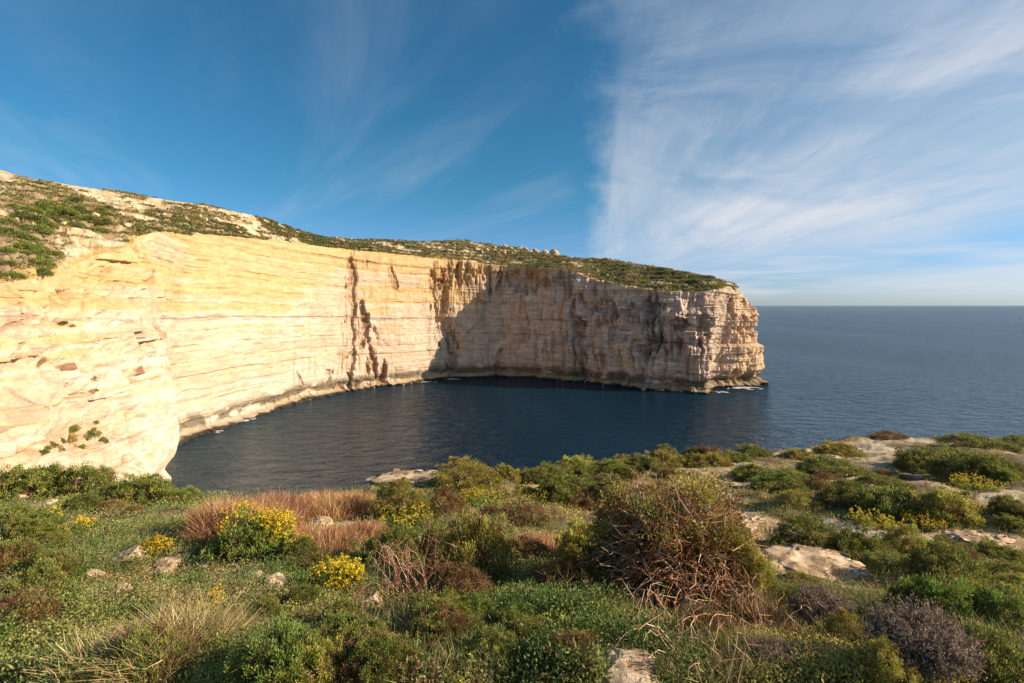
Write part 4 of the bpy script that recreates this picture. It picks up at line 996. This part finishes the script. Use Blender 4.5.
for i, (px, row, w_, fl, lab) in enumerate([
 (86, 580, 22, .3, 'pale flat stone alone in the herbs left of the broken stones, nearer the camera'),
 (125, 564, 36, .35, 'largest flat pale stone in the herbs on the left'),
 (160, 574, 30, .40, 'pale stone just right below the largest flat one'),
 (178, 563, 18, .35, 'small pale stone right of the largest flat one, beside yellow flowers'),
 (273, 591, 26, .55, 'upright pale rock under the leafy flowering bush'),
 (250, 582, 20, .30, 'flat stone left of the upright rock under the flowering bush'),
 (206, 569, 22, .25, 'thin flat stone between two others left of the flowering bush'),
 (60, 543, 18, .35, 'small pale stone below the round dark shrub'),
 (6, 502, 26, .35, 'pale stone at the left border below the shrubs'),
 (45, 504, 16, .35, 'small stone below the shrubs, second from the left border'),
 (118, 597, 18, .35, 'small pale stone left above the straw coloured tussock'),
 (372, 607, 24, .6, 'lone pinkish rock in the herbs left of the bare red brown stems'),
 (218, 635, 10, .5, 'tiny pale stone right of the straw coloured tussock'),
 (245, 642, 12, .4, 'small flat stone right of the tiny one, near the bottom'),
 (636, 700, 96, .26, 'broad pale boulder at the bottom border below the big twiggy bush'),
 (352, 470 + 14, 0, 0, ''),
 (318, 528, 24, .3, 'pale flat stone between the red grass mound and the olive bush'),
]):
    if not w_: continue
    x, y, z = (float(v[0]) for v in to_ground([px], [row])); s_ = w_ / FPX * y * .66
    rock_mesh('rock' if w_ < 60 else 'boulder', 40 + i, fl, (x, y + s_ * .3, z + .03 + s_ * fl * .05), s_, i * 1.3, lab, 'rock', 'pale stones in the herbs' if w_ < 60 else None)
# limestone slab on the brink
x, y, z = (float(v[0]) for v in to_ground([408], [486]))
rock_mesh('flat_rock', 71, .16, (x, y + .3, z + .02), 44 / FPX * y, .1, 'flat pale limestone slab lying on the brink above the dark water', 'rock')

for q, (px_, row_, w_, lab) in enumerate(((822, 582, 92, 'long pale limestone sheet between the two thickets and the dead shrubs on the right'), (1002, 552, 60, 'pale limestone sheet at the right border below the thickets'), (748, 530, 44, 'pale limestone sheet right behind the biggest bush'), (716, 497, 46, 'pale limestone sheet beyond the crown of the biggest bush'), (560, 490, 34, 'small pale limestone sheet on the brink left of the biggest bush'))):
    x, y, z = (float(a_) for a_ in to_ground([px_], [row_])); rock_mesh('flat_rock', 80 + q, .06, (x, y + .3, z + .01), w_ / FPX * y * .62, .3 * q, lab, 'rock', 'limestone sheets')
# ---- hillside plants: maquis as stuff, the larger bushes on the near left slope one by one
def hill_points(n_, sel, seed):
    r0 = np.random.default_rng(seed)
    i = r0.integers(1, int(NH * .98), n_); j = r0.integers(int(NC * .04), NC - 1, n_)
    ok = sel(i, j) > r0.random(n_); i, j = i[ok], j[ok]
    return i, j
far_leaf = Leaves()
wdens = ss(vegm, .43, .53)
i, j = hill_points(34000, lambda i, j: wdens[i, j] * (.35 + .65 * (hu[i, 0] < .80)), 901)
rng = np.random.default_rng(902)
jit = rng.normal(size=(len(i), 2)) * .5
cxs = HX[i, j] + jit[:, 0]; cys = HY[i, j] + jit[:, 1]; czs = HZ[i, j]
per = 16
size = rng.uniform(.4, 1.15, len(i)) * np.clip(cys / 240, .5, 1.25)
v = rand_dir(len(i) * per, .5); v[:, 2] = np.abs(v[:, 2])
S1 = np.repeat(size, per)[:, None]
P = np.repeat(np.stack([cxs, cys, czs], 1), per, 0) + v * S1 * [1, 1, .62] * rng.uniform(.5, 1, (len(v), 1))
hue = fbm(cxs / 14, cys / 14, 0, 3, 905)
cc = lerp(np.array([.125, .145, .045]), np.array([.23, .195, .07]), M3(ss(hue, .42, .58)))
cc = lerp(cc, np.array([.25, .25, .05]), M3((rng.random(len(i)) < .12) * ss(HPX[i, j], 260, 60)))
cc = lerp(cc, np.array([.20, .13, .07]), M3((rng.random(len(i)) < .25) * .8))
C1 = np.repeat(cc, per, 0) * (1 + rng.normal(size=(len(v), 1)) * .2)
far_leaf.add(P, unit(v + rng.normal(size=v.shape) * .5), .55 * S1[:, 0] + .12, .42 * S1[:, 0] + .08, C1)
o_ = far_leaf.build('scrub', M_LEAF); tag(o_, kind='stuff')
# individual bushes
FAR = {'dark': shrub_proto(DARK[:3] + GREEN[:2], 90, 26, .15, .62, 21, GREEN, .22, twigs=10), 'green': shrub_proto(GREEN, 90, 26, .15, .60, 22, BRIGHT[:2] + OLIVE[:1], .22, twigs=10), 'olive': shrub_proto(OLIVE + BROWN[:1], 90, 26, .14, .6, 23, None, .22, twigs=10)}
for pr in FAR.values():
    for q in pr: COL.objects.unlink(q)
r0 = np.random.default_rng(911)
i, j = hill_points(2600, lambda i, j: ss(vegm[i, j], .45, .55) * (hu[i, 0] < .8) * (HPX[i, j] > -40) * (HPX[i, j] < 760) * np.where((HPX[i, j] < 115) & (HPR[i, j] > 208), 1.0, .14), 912)
order = np.argsort(HY[i, j])[:190]
for k_ in order:
    a_i, a_j = i[k_], j[k_]; x, y, z = HX[a_i, a_j], HY[a_i, a_j], HZ[a_i, a_j]; px_ = float(HPX[a_i, a_j])
    kd = ('dark', 'green', 'olive')[int(r0.integers(0, 3))] if px_ > 110 else ('dark', 'green')[int(r0.integers(0, 2))]
    t = bpy.data.objects.new('shrub', None); COL.objects.link(t)
    t.location = (x, y, z - .15); s_ = r0.uniform(1.1, 2.9) if px_ < 130 else r0.uniform(.7, 1.2); t.scale = (s_, s_, s_ * r0.uniform(.7, 1.1)); t.rotation_euler = (0, 0, r0.uniform(0, 6.28))
    where = 'on the left slope above the pale cliff' if px_ < 250 else 'on the clifftop beyond the bay'
    tag(t, {'dark': 'small dark green bush ', 'green': 'small green bush ', 'olive': 'small olive brown bush '}[kd] + where, 'bush', {'dark': 'dark green', 'green': 'green', 'olive': 'olive'}[kd] + ' bushes ' + where)
    for q in FAR[kd]:
        c = q.copy(); COL.objects.link(c); c.parent = t

# ---- pale blocks and boulders on the clifftop
ROCKP = [rock_mesh('rock', 600 + q, .7, (0, 0, 0), 1.0, 0, '') for q in range(3)]
for q in ROCKP: COL.objects.unlink(q)
def far_rock(px, row, y, sz, label, group, sc=(1, 1, 1), name='rock'):
    p_ = at_y(px, row, y); dd_ = (HPX - px) ** 2 + (HPR - row) ** 2 + (hu > .74) * 1e6
    i_, j_ = np.unravel_index(np.argmin(dd_), dd_.shape)
    o_ = ROCKP[int(r0.integers(0, 3))].copy(); o_.name = name; COL.objects.link(o_)
    o_.location = (HX[i_, j_], HY[i_, j_], HZ[i_, j_] + sz * sc[2] * .2); o_.scale = (sz * sc[0], sz * sc[1], sz * sc[2]); o_.rotation_euler = (0, 0, r0.uniform(0, 6.28))
    for kk in ('label', 'category', 'group'):
        if kk in o_: del o_[kk]
    tag(o_, label, 'rock', group)
far_rock(553, 254, 430, 5.2, 'tall pale block of rock at the right end of the rubble on the skyline', None, (1, 1, .95))
far_rock(545, 253, 430, 3.4, 'lower pale block of rock touching the tall one on the skyline', None)
for q in range(46): far_rock(r0.uniform(470, 545), r0.uniform(245, 254), 430, r0.uniform(1.0, 2.6), 'pale boulder in the rubble field on the far skyline', 'boulders of the skyline rubble')
for q in range(70):
    px_ = r0.uniform(0, 460); row_ = np.interp(px_, [0, 150, 300, 460], [r0.uniform(172, 255), r0.uniform(199, 232), r0.uniform(231, 244), r0.uniform(242, 258)])
    far_rock(px_, row_, 300, r0.uniform(.5, 1.5), 'pale boulder lying among the bushes of the far hillside', 'boulders on the far hillside')
for q in range(40): far_rock(r0.uniform(600, 735), r0.uniform(268, 290), 300, r0.uniform(.7, 1.8), 'pale boulder on top of the far promontory', 'boulders on the promontory')

for q in range(90):                                         # fallen blocks along the foot of the wall
    uq = r0.uniform(7.4, 16.0) if q < 66 else r0.uniform(17, 25); jq = int(np.argmin(abs(u - uq))); bx_, by_ = DX[30, jq], DY[30, jq]
    o_ = ROCKP[int(r0.integers(0, 3))].copy(); o_.name = 'rock'; COL.objects.link(o_); off_ = r0.uniform(.4, 2.4); sz = r0.uniform(.5, 1.7)
    o_.location = (bx_ + nor[jq, 0] * off_, by_ + nor[jq, 1] * off_, sz * .1); o_.scale = (sz * 1.2, sz, sz * .8); o_.rotation_euler = (0, 0, r0.uniform(0, 6.28))
    tag(o_, 'fallen block at the waterline under the ' + ('pale bay wall' if q < 66 else 'shaded far promontory'), 'rock', 'fallen blocks under the ' + ('bay wall' if q < 66 else 'promontory'))

# shrubs rooted on ledges of the near cliff face
for q, (px_, row_, sc_) in enumerate(((84, 428, 1.7), (96, 434, 2.2), (88, 438, 1.9), (104, 442, 1.5), (76, 440, 1.6), (62, 444, 1.5), (52, 448, 1.2), (40, 452, 1.1), (70, 449, 1.2), (92, 447, 1.3), (58, 322, 1.0), (62, 326, .8), (80, 392, .7), (76, 379, .6), (24, 322, .9), (60, 420, .8), (98, 424, .8))):
    dd_ = (PX - px_) ** 2 + (PR - row_) ** 2; i_, j_ = np.unravel_index(np.argmin(dd_), dd_.shape)
    t = bpy.data.objects.new('shrub', None); COL.objects.link(t); t.location = (DX[i_, j_] - nor[j_, 0] * .4 * sc_, DY[i_, j_] - nor[j_, 1] * .4 * sc_, DZ[i_, j_] - .3 * sc_); t.scale = (sc_, sc_, sc_); t.rotation_euler = (0, 0, q * 1.7)
    tag(t, 'small shrub rooted in the lit near cliff face', 'shrub', 'small shrubs on the near cliff face')
    for p_ in FAR[('green', 'dark', 'olive')[q % 3]]:
        c = p_.copy(); COL.objects.link(c); c.parent = t

# ---- foam where the swell meets the rock
def foam(name, px, row, wpx, hpx, seed):
    global rng
    rng = np.random.default_rng(seed)
    p0 = at_z(px, row, 0.0); L = 1.0
    sx = wpx / FPX * p0[1] * .5; sy = max((at_z(px, row - hpx / 2)[1] - at_z(px, row + hpx / 2)[1]) * .5, 1.0)
    g1 = np.linspace(-1, 1, 60); X, Y = np.meshgrid(g1, g1)
    keep = (fbm(X * 2.5 + seed, Y * 2.5, 0, 4, seed) * 1.5 - np.hypot(X, Y) * .62) > .42
    F = grid_faces(60, 60); kf = keep.ravel()[F].all(1)
    V = np.stack([X.ravel() * sx, Y.ravel() * sy, .03 + .10 * fbm(X * 9, Y * 9, 0, 3, seed + 1).ravel()], 1)
    F = F[kf]; used, inv = np.unique(F, return_inverse=True)
    o_ = mesh_np(name, V[used], inv.reshape(F.shape), M_FOAM); o_.location = (p0[0], p0[1], .02); tag(o_, kind='stuff')
m, n = mat_new('foam'); p = n.node('ShaderNodeBsdfPrincipled'); p.inputs['Base Color'].default_value = (.5, .53, .56, 1); p.inputs['Roughness'].default_value = .8
o = n.node('ShaderNodeOutputMaterial'); n.l.new(p.outputs[0], o.inputs[0]); M_FOAM = m
for f_ in ((246, 420, 30, 5, 1), (214, 432, 22, 4, 2), (449, 379, 28, 2, 3), (425, 382, 30, 2, 4), (745, 389, 38, 5, 5), (724, 392, 20, 3, 6)): foam('foam', *f_)
